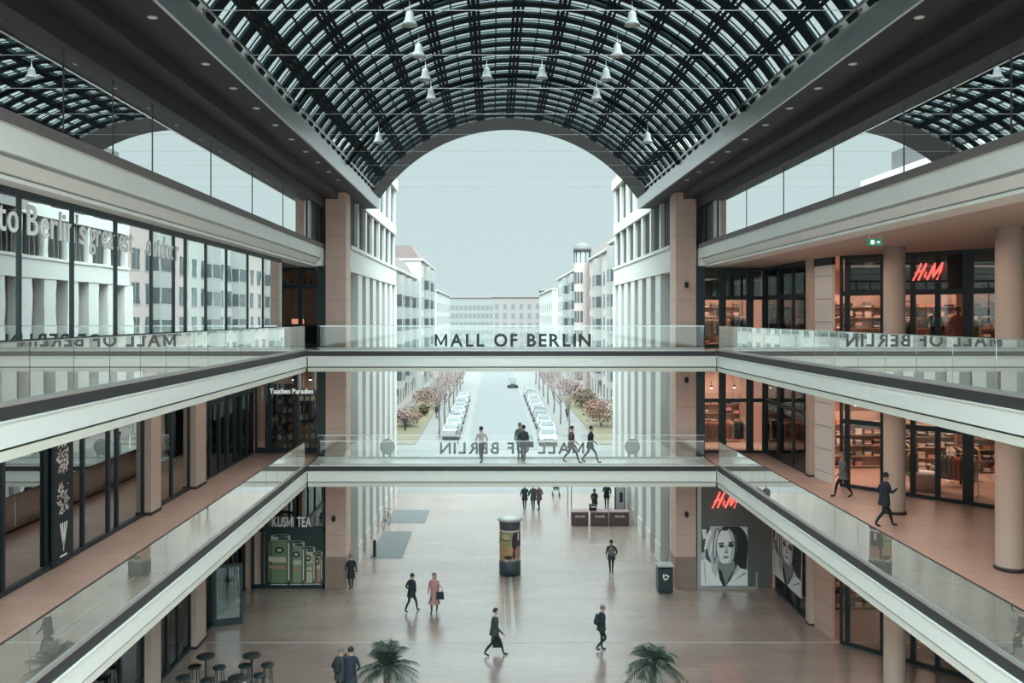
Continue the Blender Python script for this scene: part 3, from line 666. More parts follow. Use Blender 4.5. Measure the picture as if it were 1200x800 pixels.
# portrait posters, black and white
PB = [mat('print_'+n, c, 0.5) for n, c in (('white', (.78, .80, .80)), ('light_grey', (.50, .52, .53)), ('mid_grey', (.24, .25, .26)), ('dark_grey', (.07, .08, .09)), ('black', (.015, .02, .025)))]
def portrait(label, O, U, w_, h_, flip=False):
    U = Vector(U).normalized(); V = Vector((0, 0, 1)); N = U.cross(V); O = Vector(O)
    T = thing('portrait_poster', label, 'poster', tuple(O))
    mb = MB(); W0, W1, W2, W3, W4 = PB
    v = [O, O+U*w_, O+U*w_+V*h_, O+V*h_]; b = [p-N*0.03 for p in v]
    mb.add(v+b, [(0, 1, 2, 3), (7, 6, 5, 4), (0, 4, 5, 1), (1, 5, 6, 2), (2, 6, 7, 3), (3, 7, 4, 0)], W1)
    cnt = [0]
    def P(pts, lay, m):
        cnt[0] += 1; lay = lay+cnt[0]*0.12
        pts = [(max(0, min(1, x)), max(0, min(1, y))) for x, y in pts]
        if flip: pts = [(1-x, y) for x, y in pts][::-1]
        flat(mb, O, U, V, [(x*w_, y*h_) for x, y in pts], lay, m)
    P([(0, .55), (.18, .6), (.2, 1), (0, 1)], 1, W3); P([(.05, .78), (.12, .8), (.12, .95), (.03, .95)], 2, W0); P([(.85, .6), (1, .6), (1, 1), (.85, 1)], 1, W1); P([(.9, .75), (1, .75), (1, .98), (.9, .98)], 2, W0)
    P(ell(.66, .68, .36, .36, 28), 2, W4)                         # dark hair mass
    P([(.62, .3), (.98, .28), (1.0, .6), (.95, .85), (.7, .95)], 2, W4)
    P([(.30, .98), (.48, 1.0), (.40, .8), (.30, .55), (.34, .30), (.18, .28), (.05, .48), (.10, .66), (.20, .86)], 3, W1)   # light hair left
    P([(.34, .97), (.40, .98), (.30, .75), (.20, .5), (.16, .45), (.22, .7)], 4, W0)
    P([(.40, .95), (.46, .96), (.36, .7), (.30, .45), (.27, .5), (.33, .72)], 4, W3)
    P([(.10, .62), (.14, .62), (.22, .4), (.18, .3), (.10, .5)], 4, W3)
    P([(.36, .42), (.72, .42), (.74, .2), (.52, .02), (.36, .24)], 4, W2)    # neck
    P(ell(.54, .66, .205, .31, 30), 5, W1); P(ell(.50, .68, .155, .27, 26), 6, W0); P(ell(.53, .46, .12, .10, 20), 6, W0)                          # face
    P([(.60, .97), (.74, .84), (.765, .66), (.72, .5), (.62, .38), (.56, .36), (.66, .52), (.66, .7), (.62, .84)], 6, W1)
    P([(.68, .90), (.77, .8), (.77, .6), (.70, .44), (.72, .62), (.72, .78)], 7, W3)
    P([(.38, .72), (.48, .735), (.50, .715), (.40, .69)], 7, W3); P([(.58, .735), (.70, .75), (.71, .72), (.60, .71)], 7, W3)
    P(ell(.445, .672, .062, .034, 14), 7, W2); P(ell(.645, .682, .064, .036, 14), 7, W3); P(ell(.445, .670, .045, .018, 14), 8, W4); P(ell(.645, .680, .050, .020, 14), 8, W4); P([(.30, .96), (.42, .99), (.36, .80), (.33, .60), (.34, .42), (.28, .36), (.24, .55), (.26, .78)], 7, W2); P([(.34, .93), (.37, .94), (.31, .7), (.31, .5), (.29, .5), (.29, .72)], 8, W0); P([(.44, .99), (.62, .99), (.56, .93), (.47, .93)], 7, W4); P([(.12, .85), (.2, .95), (.24, .9), (.14, .7), (.1, .6), (.07, .62)], 5, W0)
    P([(.53, .70), (.56, .70), (.59, .575), (.55, .555), (.50, .565)], 7, W1); P([(.50, .57), (.59, .575), (.57, .553), (.52, .550)], 8, W3)
    P([(.46, .490), (.53, .508), (.56, .503), (.62, .495), (.56, .462), (.50, .464)], 8, W2); P([(.46, .490), (.62, .495), (.54, .485)], 9, W4)
    P([(.44, .38), (.62, .38), (.56, .34), (.48, .35)], 6, W2)
    P([(0, 0), (0, .42), (.10, .46), (.22, .38), (.36, .30), (.46, .02), (.47, 0)], 6, W0)   # shirt
    P([(.56, 0), (.60, .10), (.78, .36), (.84, .30), (1, .26), (1, 0)], 6, W0)
    P([(.36, .30), (.44, .26), (.52, .04), (.53, 0), (.47, 0), (.40, .12)], 7, W4)
    P([(.53, 0), (.64, .1), (.78, .36), (.74, .32), (.58, .12)], 7, W3); P([(.78, .36), (.82, .28), (.68, .16)], 8, W1)
    P([(.22, .38), (.24, .25), (.33, .14), (.36, .30)], 8, W1); P([(.66, .06), (.70, .08), (.95, .24), (.96, .21)], 8, W2); P([(.06, .4), (.09, .4), (.12, .05), (.09, .05)], 8, W1)
    mb.build('print', T); 
    return T
S_ = thing('feature_wall', 'dark grey panel wall with pale frame behind the portrait poster, ground right', 'wall', (10, 39.1, 0))
mb = MB(); mb.box(8.56, 12.0, 39.16, 39.3, 0.0, 5.1, mat('dark_grey_panel', (0.11, 0.115, 0.11), 0.5)); mb.build('backing', S_)
mb = MB(); mb.box(8.54, 8.72, 39.08, 39.16, 0, 5.1, GREYMETAL); mb.box(8.72, 11.3, 39.08, 39.16, 0, 0.1, GREYMETAL); mb.box(11.22, 11.3, 39.08, 39.16, 0.1, 0.75, GREYMETAL); mb.build('frame', S_)
portrait('black-and-white portrait poster of a person with long hair, facing the plaza', (PX(821, 39.1), 39.1, 0.14), (1, 0, 0), 2.15, 2.72)
portrait('black-and-white portrait poster in the side window, right of the facing one', (11.98, 39.0, 0.78), (0, -1, 0), 3.6, 2.55)
# exit sign
E = thing('exit_sign', 'green lit exit sign hanging from the upper right soffit', 'exit sign', (9.6, 23.3, 14.55))
GREEN = mat('exit_green', (0.01, 0.12, 0.07), 0.4, emit=(0.02, 0.22, 0.13), es=0.6)
MB().box(9.42, 9.80, 23.27, 23.35, 14.42, 14.60, GREEN).build('sign_box', E); MB().box(9.44, 9.46, 23.3, 23.32, 14.6, 14.78, STEEL).box(9.76, 9.78, 23.3, 23.32, 14.6, 14.78, STEEL).build('hanger', E)
mb = MB(); mb.box(9.48, 9.58, 23.262, 23.268, 14.45, 14.57, LETGLOW); mb.add([(9.62, 23.264, 14.50), (9.68, 23.264, 14.50), (9.68, 23.264, 14.46), (9.75, 23.264, 14.51), (9.68, 23.264, 14.56), (9.68, 23.264, 14.52), (9.62, 23.264, 14.52)], [tuple(range(7))], LETGLOW); mb.build('pictogram', E)
# outer walls of the shops (backs, side walls, floors are the gallery decks)
for s, side in ((-1, 'left'), (1, 'right')):
    bx = 16.5 if s < 0 else 24
    o = MB().box(s*bx, s*(bx+0.3), 2, 50, 0, 18.5, mat('shop_back_wall', (0.60, 0.42, 0.35), 0.8)).build('wall_back_'+side); struct(o)
    mb = MB()
    inr = 12.4 if s < 0 else 12.6
    mb.box(s*9.1, s*bx, 44.5, 44.8, 0.0, 15.6, MATS['shop_back_wall']); o = mb.build('wall_end_'+side); struct(o)
    mb = MB()
    for z in (6.0, 11.0):
        mb.box(s*(12.42 if s < 0 else 19.52), s*bx, 2, 44.5, z-0.92, z, SOFFIT); mb.box(s*9.1, s*(12.42 if s < 0 else 19.52), 40.62, 44.5, z-0.92, z, SOFFIT)
    mb.box(s*(12.42 if s < 0 else 19.52), s*bx, 2, 44.5, 14.8, 15.1, SOFFIT); mb.box(s*9.1, s*(12.42 if s < 0 else 19.52), 40.62, 44.5, 14.8, 15.1, SOFFIT)
    o = mb.build('floor_slabs_'+side); struct(o)
    o = MB().box(s*9.1, s*bx, 39.3, 39.4, 0, 5.06, MATS['shop_back_wall']).build('wall_ground_'+side); struct(o)
# ------------------------------------------------------------------ buildings along the street
STONE = mat('pale_limestone', (0.60, 0.59, 0.565), 0.8, var=0.05)
RECESS = mat('brown_recess_wall', (0.20, 0.165, 0.15), 0.7, var=0.08)
DARKGL = mat('office_ribbon_glass', (0.020, 0.028, 0.030), 0.35, spec=0.15)
FIN = mat('window_fin_metal', (0.13, 0.125, 0.12), 0.5)
WGL = mat('dark_window_glass', (0.07, 0.085, 0.09), 0.08, var=0.1, spec=0.8)
PINK = mat('pink_render', (0.42, 0.36, 0.34), 0.85, var=0.05)
ROSE = mat('rose_render', (0.42, 0.34, 0.32), 0.85, var=0.05)
PALE = mat('pale_render', (0.41, 0.40, 0.38), 0.85, var=0.04)
ROOFP = mat('rose_roof_sheet', (0.155, 0.115, 0.11), 0.7, var=0.08)
WFR = mat('white_window_frame', (0.31, 0.31, 0.30), 0.6)
for s, side in ((-1, 'left'), (1, 'right')):
    O = thing('office_building', 'white office block with giant pilasters beyond the %s pier' % side, 'building', (s*10.5, 50, 0))
    X = 7.62
    mb = MB(); mb.box(s*(X+0.62), s*16.4, 44.9 if True else 0, 59.5, 0, 14.7, RECESS); mb.box(s*(X+0.62), s*9.0, 40.35, 44.9, 0, 14.7, RECESS); mb.build('recess_wall', O)
    mb = MB()
    for k in range(7): mb.box(s*(X+0.60), s*(X+0.63), 41.2+2.65*k, 42.2+2.65*k, 0.3, 14.2, WGL)
    mb.build('strip_window', O)
    ps = None
    for k in range(8):
        y = 40.36+2.65*k
        m = MB(); m.box(s*X, s*(X+0.62), y, y+(0.35 if k == 0 else 1.35), 0.0, 14.6, STONE); m.box(s*(X-0.03), s*(X+0.62), y-0.02, y+(0.37 if k == 0 else 1.37), 0.0, 0.9, STONE)
        m.build('pilaster', O)
    MB().box(s*(X-0.05), s*9.2, 40.36, 59.5, 14.6, 15.8, STONE).box(s*(X-0.12), s*9.2, 40.36, 59.55, 15.68, 15.84, STONE).box(s*9.2, s*16.4, 45.0, 59.5, 14.7, 15.8, STONE).build('spandrel', O)
    mb = MB(); mb.box(s*(X+0.5), s*16.4, 45.0, 59.5, 15.8, 21.3, RECESS); mb.box(s*(X+0.5), s*9.2, 40.4, 45.0, 15.8, 18.1, RECESS); mb.build('upper_wall', O)
    mb = MB()
    for k in range(7):
        y = 40.5+2.65*k
        if y < 59: mb.box(s*(X+0.46), s*(X+0.51), y+0.3, min(59.4, y+2.62), 15.9, 18.0, DARKGL)
        if y > 45.2: mb.box(s*(X+0.46), s*(X+0.51), y+0.3, min(59.4, y+2.62), 18.8, 21.2, DARKGL)
    mb.build('ribbon_window', O)
    mb = MB()
    for k in range(8):
        y = 40.36+2.65*k
        mb.box(s*(X+0.02), s*(X+0.5), y, y+0.45, 15.8, 18.15, STONE)
        if y > 45: mb.box(s*(X+0.02), s*(X+0.5), y, y+0.75, 18.6, 21.2, STONE)
        for q in (1.25, 1.75, 2.2):
            if y+q < 59.4:
                mb.box(s*(X+0.12), s*(X+0.48), y+q, y+q+0.10, 15.84, 18.1, FIN)
                if y > 44: mb.box(s*(X+0.12), s*(X+0.48), y+q, y+q+0.10, 18.6, 21.2, FIN)
    mb.build('window_fins', O)
    MB().box(s*(X-0.05), s*9.2, 45.3, 59.5, 18.1, 18.75, STONE).build('floor_band', O)
    MB().box(s*(X-0.15), s*16.4, 45.3, 59.7, 21.2, 21.9, STONE).box(s*(X+1.2), s*15, 47, 58, 21.9, 23.6, mat('roof_plant_cladding', (0.10, 0.10, 0.10), 0.6)).build('roof', O)
    pass

def windows(B, s, X, y0, y1, nb, floors, z0, fh, wd, ht, mt=None, trim=True):
    """street-side windows of one house: each its own part, sharing one mesh"""
    m = MB(); m.box(-0.08*0, 0.10, -wd/2, wd/2, 0, ht, WGL)
    m = MB()
    m.box(-0.04, 0.06, -wd/2-0.08, wd/2+0.08, -0.1, 0.0, WFR); m.box(-0.04, 0.06, -wd/2-0.08, wd/2+0.08, ht, ht+0.08, WFR)
    m.box(-0.04, 0.06, -wd/2-0.08, -wd/2, 0, ht, WFR); m.box(-0.04, 0.06, wd/2, wd/2+0.08, 0, ht, WFR); m.box(-0.03, 0.05, -0.04, 0.04, 0, ht, WFR)
    m.box(-0.02, 0.03, -wd/2, wd/2, 0, ht, WGL)
    me = m.mesh('window')
    o0 = woff(B)
    for f in range(floors):
        for b in range(nb):
            y = y0+(y1-y0)*(b+0.5)/nb
            o = bpy.data.objects.new('window', me); COL.objects.link(o); o.parent = B; o.location = Vector((X, y, z0+fh*f))-o0
def house(label, s, X, y0, y1, zt, m, nb, floors, fh=3.1, roof=None, bays=(), depth=12):
    B = thing('apartment_building', label, 'building', (s*(X+depth/2), (y0+y1)/2, 0))
    mb = MB(); mb.box(s*X, s*(X+depth), y0, y1, 0, zt, m); mb.build('wall', B)
    mb = MB(); mb.box(s*(X-0.35), s*(X+depth), y0-0.2, y1+0.2, zt, zt+0.35, PALE); mb.build('eaves', B)
    if roof:
        q = [(s*(X+0.3), zt+0.35), (s*(X+1.6), zt+roof), (s*(X+depth-1), zt+roof), (s*(X+depth), zt+0.35)]
        MB().prism(q, y0, y1, ROOFP).build('roof', B)
    windows(B, s, s*X, y0, y1, nb, floors, 1.2, fh, 1.5, 1.9)
    for yb in bays:
        m_ = MB(); m_.box(s*(X-0.9), s*X, yb-1.5, yb+1.5, 3.4, zt-0.6, WFR)
        for f in range(floors-1): m_.box(s*(X-0.93), s*(X-0.88), yb-1.3, yb+1.3, 4.4+fh*f, 5.9+fh*f, WGL); m_.box(s*(X-0.8), s*(X-0.1), yb-1.54, yb-1.48, 4.4+fh*f, 5.9+fh*f, WGL)
        m_.build('bay_window', B)
    return B
house('rose and cream apartment house on the left street side, nearest the office block', -1, 13.0, 64, 100, 18.2, PALE, 12, 5, bays=(70, 80, 90), roof=2.8)
house('apartment house second in the left street row, rose roof', -1, 13.0, 100.5, 134, 18.2, PINK, 10, 5, bays=(108, 118, 128), roof=2.6)
house('taller apartment house third in the left street row', -1, 12.2, 134.5, 164, 21.2, PALE, 8, 6, roof=2.4, bays=(142, 152))
house('hazy apartment block far down the left street side', -1, 13.5, 190, 250, 18.0, PALE, 10, 5)
house('rose apartment house on the right street side, nearest the office block', 1, 14.5, 64, 90, 21.5, ROSE, 9, 6, bays=(70, 82), roof=3.0)
house('pale apartment house second in the right street row', 1, 14.5, 90.5, 112, 21.8, PALE, 7, 6, bays=(97, 107), roof=3.2)
house('cream apartment house third in the right street row, beside the round bay tower', 1, 14.5, 112.5, 136, 21.2, PINK, 7, 6, roof=2.6, bays=(122,))
house('apartment house behind the round bay tower on the right', 1, 13.6, 139.5, 190, 20.4, PALE, 10, 6, bays=(150, 165))
house('hazy flat-roofed block far down the right street side', 1, 13.0, 200, 255, 18.6, PALE, 8, 5)
T = thing('bay_tower', 'round glazed bay tower with grey dome, right side of the street', 'tower', (13.6, 138, 0))
mb = MB(); mb.lathe((13.6, 138, 0), [(1.35, 0), (1.35, 21.0)], ROSE, 20, False); mb.build('shaft', T)
mb = MB(); mb.lathe((13.6, 138, 21.0), [(1.25, 0), (1.25, 1.9)], WFR, 20, False)
for k in range(10): mb.tube([(13.6+1.3*math.cos(k*PI/5), 138+1.3*math.sin(k*PI/5), 21), (13.6+1.3*math.cos(k*PI/5), 138+1.3*math.sin(k*PI/5), 22.9)], 0.07, DARK, 5)
mb.build('lantern', T)
MB().lathe((13.6, 138, 22.9), [(1.5, 0), (1.42, 0.5), (1.1, 1.0), (0.6, 1.3), (0.05, 1.42)], mat('grey_zinc_dome', (0.09, 0.08, 0.08), 0.5), 20).build('dome', T)
for f in range(6):
    mb = MB()
    for k in range(8):
        a = PI+PI*(k-3.5)/8
        mb.lbox((13.6+1.37*math.cos(a-0.13), 138+1.37*math.sin(a-0.13)), (13.6+1.37*math.cos(a+0.13), 138+1.37*math.sin(a+0.13)), 0.05, 2.2+3.1*f, 4.0+3.1*f, WGL)
    mb.build('window', T)
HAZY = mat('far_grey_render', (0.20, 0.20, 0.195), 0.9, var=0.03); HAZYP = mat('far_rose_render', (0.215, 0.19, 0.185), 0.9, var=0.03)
def endblock(label, x0, x1, y, zt, nb, fl, m):
    B = thing('apartment_building', label, 'building', ((x0+x1)/2, y+6, 0))
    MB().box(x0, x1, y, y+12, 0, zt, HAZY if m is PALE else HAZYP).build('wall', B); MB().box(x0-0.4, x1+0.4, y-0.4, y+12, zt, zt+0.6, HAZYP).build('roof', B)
    me = MB().box(-0.6, 0.6, -0.05, 0.1, 0, 1.8, mat('faded_window', (0.13, 0.14, 0.14), 0.3)).mesh('window'); o0 = woff(B)
    for f in range(fl):
        for b in range(nb):
            o = bpy.data.objects.new('window', me); COL.objects.link(o); o.parent = B; o.location = Vector((x0+(x1-x0)*(b+.5)/nb, y, 2+3.2*f))-o0
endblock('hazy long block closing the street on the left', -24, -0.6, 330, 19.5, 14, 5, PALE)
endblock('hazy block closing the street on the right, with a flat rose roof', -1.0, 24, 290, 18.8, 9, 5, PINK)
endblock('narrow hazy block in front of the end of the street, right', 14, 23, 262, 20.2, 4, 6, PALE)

# ------------------------------------------------------------------ haze of the winter day over the far street
hz = bpy.data.materials.new('winter_haze'); hz.use_nodes = True; n_ = hz.node_tree.nodes; n_.clear()
vo = n_.new('ShaderNodeOutputMaterial'); vs_ = n_.new('ShaderNodeVolumePrincipled'); vs_.inputs['Density'].default_value = 0.0
# (kept out: the bright overcast light alone matches)
bpy.data.materials.remove(hz)

# ------------------------------------------------------------------ trees, shrubs
BARK = mat('grey_bark', (0.14, 0.11, 0.10), 0.9); TWIG = mat('reddish_twigs', (0.34, 0.26, 0.255), 0.9)
def tree_mesh(seed, h=7.5):
    rnd = random.Random(seed); a, b = MB(), MB()
    def grow(p, d, L, r, lv):
        q = p+d*L; mid = p+d*L*0.5+Vector((rnd.uniform(-1, 1), rnd.uniform(-1, 1), 0))*L*0.04
        (a if lv < 2 else b).tube([p, mid, q], [r, r*0.8, r*0.62], BARK if lv < 2 else TWIG, 5 if lv < 2 else 3, cap=False)
        if lv >= 5: return
        for k in range(2 if lv > 0 else 4):
            ax = Vector((rnd.uniform(-1, 1), rnd.uniform(-1, 1), rnd.uniform(0.2, 0.9))).normalized()
            nd = (d*0.8+ax*0.75).normalized()
            grow(q-d*L*rnd.uniform(0, .35), nd, L*rnd.uniform(0.55, 0.78), r*0.6, lv+1)
        grow(q, (d+Vector((rnd.uniform(-.2, .2), rnd.uniform(-.2, .2), 0))).normalized(), L*0.7, r*0.6, lv+1)
    grow(Vector((0, 0, 0)), Vector((0, 0, 1)), h*0.36, 0.11, 0)
    return a.mesh('trunk'), b.mesh('twigs')
tm = [tree_mesh(k) for k in range(3)]
i = 0
for s, side in ((-1, 'left'), (1, 'right')):
    for k, y in enumerate([88, 99, 110, 121, 132, 144, 157]):
        for x in (6.7,):
            t = thing('bare_tree', 'bare reddish street tree in the row on the %s side of the road' % side, 'tree', (s*x+0.3, y, 0), 'bare trees on the %s side of the road' % side, rz=i*1.3)
            t['label'] = 'bare reddish street tree %s of the road, %s from the mall' % (side, ['nearest', 'second', 'third', 'fourth', 'fifth', 'sixth', 'farthest'][k])
            a, b = tm[i % 3]; i += 1
            for nm, me in (('trunk', a), ('twigs', b)):
                o = bpy.data.objects.new(nm, me); COL.objects.link(o); put(o, t, True)
def shrub(label, x, y, r, h, m1, m2, group=None, n=420, seed=0):
    rnd = random.Random(seed); mb = MB()
    for k in range(n):
        v = Vector((rnd.gauss(0, 1), rnd.gauss(0, 1), rnd.gauss(0, 1))).normalized()*rnd.uniform(0.55, 1.0)
        p = Vector((x+v.x*r, y+v.y*r, h*0.5+0.1+v.z*h*0.5)); a = rnd.uniform(0, PI); u = Vector((math.cos(a), math.sin(a), rnd.uniform(-.6, .6)))*0.16; w_ = u.cross(v).normalized()*0.10
        mb.add([p-u, p+w_, p+u, p-w_], [(0, 1, 2, 3)], m1 if rnd.random() < .6 else m2)
    t = thing('shrub', label, 'shrub', (x, y, 0), group)
    mb.build('foliage', t); st = MB()
    for k in range(5): st.tube([(x, y, 0), (x+rnd.uniform(-.5, .5)*r, y+rnd.uniform(-.5, .5)*r, h*0.7)], 0.04, BARK, 4)
    st.build('stems', t)
RL = mat('rust_leaves', (0.19, 0.085, 0.06), 0.9); BL = mat('brown_leaves', (0.15, 0.10, 0.07), 0.9); GL = mat('dull_green_leaves', (0.10, 0.105, 0.055), 0.9); RD = mat('rose_leaves', (0.22, 0.125, 0.11), 0.9)
for k, (px, py, r, h, a, b, t) in enumerate([(470, 500, 1.6, 2.2, RD, RL, 'rose-red shrub at the near end of the left lawn'), (474, 478, 2.6, 2.8, RL, RD, 'large rust-coloured shrub on the left lawn'), (492, 468, 1.8, 1.9, GL, BL, 'olive shrub beside the large rust shrub, left lawn'), (500, 455, 2.4, 2.4, RL, BL, 'rust shrub farther back on the left lawn'), (517, 448, 2.6, 2.4, RD, BL, 'rose-brown shrub at the far end of the left lawn'), (497, 487, 0.7, 1.5, GL, BL, 'small olive bush at the path edge, left lawn'),
        (707, 500, 2.2, 3.1, RL, BL, 'big rust-coloured shrub on the right lawn'), (699, 478, 1.8, 2.6, GL, BL, 'olive shrub behind the big rust shrub, right lawn'), (683, 476, 2.0, 2.6, RL, RD, 'rust shrub at the path edge, right lawn'), (679, 462, 2.2, 2.4, BL, RL, 'brown shrub farther back on the right lawn'), (712, 488, 1.6, 2.2, RD, RL, 'rose shrub against the right houses'), (655, 446, 2.2, 2.8, RD, RL, 'rose-red shrub at the far end of the right trees')]):
    Y = 12500/(py-370); X_ = PX(px, Y); X_ = max((-12.0 if Y < 134 else -11.2)+r, X_) if X_ < 0 else min((13.5 if Y < 136 else 12.3)-r, X_); shrub(t, X_, Y, r, h, a, b, seed=k)

# ------------------------------------------------------------------ cars
CARP = {'white': mat('white_car_paint', (0.26, 0.265, 0.265), 0.25, coat=0.6), 'silver': mat('silver_car_paint', (0.2, 0.205, 0.21), 0.25, coat=0.6), 'dark': mat('dark_car_paint', (0.05, 0.055, 0.06), 0.25, coat=0.6)}
TYRE = mat('tyre_rubber', (0.02, 0.02, 0.022), 0.8); CARGL = mat('car_glass', (0.03, 0.04, 0.045), 0.05, spec=0.9)
def car(label, loc, rz, col, group=None):
    t = thing('car', label, 'car', loc, group, rz)
    p = CARP[col]; mb = MB()
    prof = [(-2.1, .35), (-2.15, .75), (-1.95, .95), (-1.1, 1.02), (-0.55, 1.42), (0.9, 1.46), (1.65, 1.05), (2.05, .95), (2.12, .5), (2.05, .32)]
    v = []; 
    for x, z in prof: tuck = 0.22 if z > 1.2 else (0.05 if z > .9 else 0); v += [(-0.86+tuck, x, z), (0.86-tuck, x, z)]
    n = len(prof); f = [(2*i, 2*i+1, 2*((i+1) % n)+1, 2*((i+1) % n)) for i in range(n)]+[tuple(2*i for i in range(n))[::-1], tuple(2*i+1 for i in range(n))]
    mb.add(v, f, p); mb.build('body', t, True)
    g = MB(); g.add([(-.66, -1.09, 1.06), (.66, -1.09, 1.06), (.60, -.62, 1.41), (-.60, -.62, 1.41)], [(0, 1, 2, 3)], CARGL); g.build('windscreen', t, True)
    g = MB(); g.add([(-.62, 1.0, 1.44), (.62, 1.0, 1.44), (.68, 1.62, 1.09), (-.68, 1.62, 1.09)], [(0, 1, 2, 3)], CARGL); g.build('rear_window', t, True)
    for q in (-1, 1):
        g = MB(); g.add([(q*.80, -.95, 1.04), (q*.67, -.5, 1.38), (q*.67, .85, 1.40), (q*.80, 1.35, 1.06)], [(0, 1, 2, 3)], CARGL); g.build('side_window', t, True)
        for yy in (-1.35, 1.3):
            w_ = MB(); w_.tube([(q*.72, yy, .33), (q*.88, yy, .33)], 0.33, TYRE, 14, False); w_.tube([(q*.88, yy, .33), (q*.89, yy, .33)], 0.19, STEEL, 12, False); w_.build('wheel', t, True)
        g = MB(); g.box(q*.5, q*.78, -2.17, -2.1, .62, .76, LETW); g.build('headlight', t, True)
    return t
c1 = car('white car parked in the near end of the right parking row', (4.5, 84, 0), 0.0, 'white', 'cars parked right of the road')
for s, side, ys_ in ((1, 'right', [(90, 'white'), (96, 'silver'), (102, 'dark'), (108, 'white'), (114, 'silver'), (120, 'white'), (126, 'dark'), (132, 'white')]), (-1, 'left', [(88, 'white'), (94, 'white'), (100, 'silver'), (106, 'white'), (112, 'dark'), (118, 'white'), (125, 'silver')])):
    for k, (y, c) in enumerate(ys_):
        car('%s car parked %s of the road, %s from the mall' % (c, side, ['second', 'third', 'fourth', 'fifth', 'sixth', 'seventh', 'eighth', 'ninth'][k if s > 0 else k]), (s*4.5+(0.3 if s > 0 else -0.6), y, 0), 0 if s > 0 else PI, c, 'cars parked %s of the road' % side)
car('dark car driving towards the mall on the road', (2.6, 150, 0), 0.0, 'dark')
for x, side in ((-9.8, 'left'), (10.3, 'right')):
    t = thing('sign_pylon', 'black information pylon on the street corner, %s' % side, 'pylon', (x, 77, 0))
    MB().box(x-0.2, x+0.2, 76.9, 77.1, 0.0, 1.75, DARK).build('board', t); MB().box(x-0.24, x+0.24, 76.88, 77.12, 1.75, 2.05, BLACK).build('cap', t)
    t = thing('street_lamp', 'grey street lamp post at the forecourt edge, %s' % side, 'lamp', (x*1.02, 80, 0))
    MB().tube([(x*1.02, 80, 0), (x*1.02, 80, 4.6)], [0.07, 0.04], GREYMETAL, 8).build('pole', t); MB().lathe((x*1.02, 80, 4.6), [(0.12, 0), (0.2, 0.25), (0.05, 0.4)], LETW, 10).build('lamp_head', t)
# ------------------------------------------------------------------ people
def skin_mesh(verts, edges, root, mats_by_tag, name):
    """verts: list of (pos, radius, tag). grows one continuous skin over the joints"""
    me = bpy.data.meshes.new('skeleton'); me.from_pydata([v[0] for v in verts], edges, []); me.update()
    o = bpy.data.objects.new('skeleton', me); COL.objects.link(o)
    sm = o.modifiers.new('skin', 'SKIN'); sm.use_smooth_shade = True
    for i, v in enumerate(verts):
        r = v[1]; me.skin_vertices[0].data[i].radius = (r, r) if not isinstance(r, tuple) else r; me.skin_vertices[0].data[i].use_root = (i == root)
    ss = o.modifiers.new('sub', 'SUBSURF'); ss.levels = 1; ss.render_levels = 1
    bpy.context.view_layer.update(); dg = bpy.context.evaluated_depsgraph_get()
    out = bpy.data.meshes.new_from_object(o.evaluated_get(dg)); out.name = name
    bpy.data.objects.remove(o); bpy.data.meshes.remove(me)
    ms = []; tags = []
    for v in verts:
        m = mats_by_tag[v[2]]
        if m not in ms: ms.append(m)
    out.materials.clear()
    for m in ms: out.materials.append(m)
    P = [Vector(v[0]) for v in verts]
    for p in out.polygons:
        c = p.center; best = None; bi = 0
        for a, b in edges:
            ab = P[b]-P[a]; t = max(0, min(1, (c-P[a]).dot(ab)/max(ab.length_squared, 1e-9))); dd = (c-(P[a]+ab*t)).length/ (0.02+ (verts[a][1] if not isinstance(verts[a][1], tuple) else verts[a][1][0]))
            if best is None or dd < best: best = dd; bi = b if t > 0.35 else a
            if best == dd: bi = (b if t > 0.5 else a)
        p.material_index = ms.index(mats_by_tag[verts[bi][2]]); p.use_smooth = True
    return out

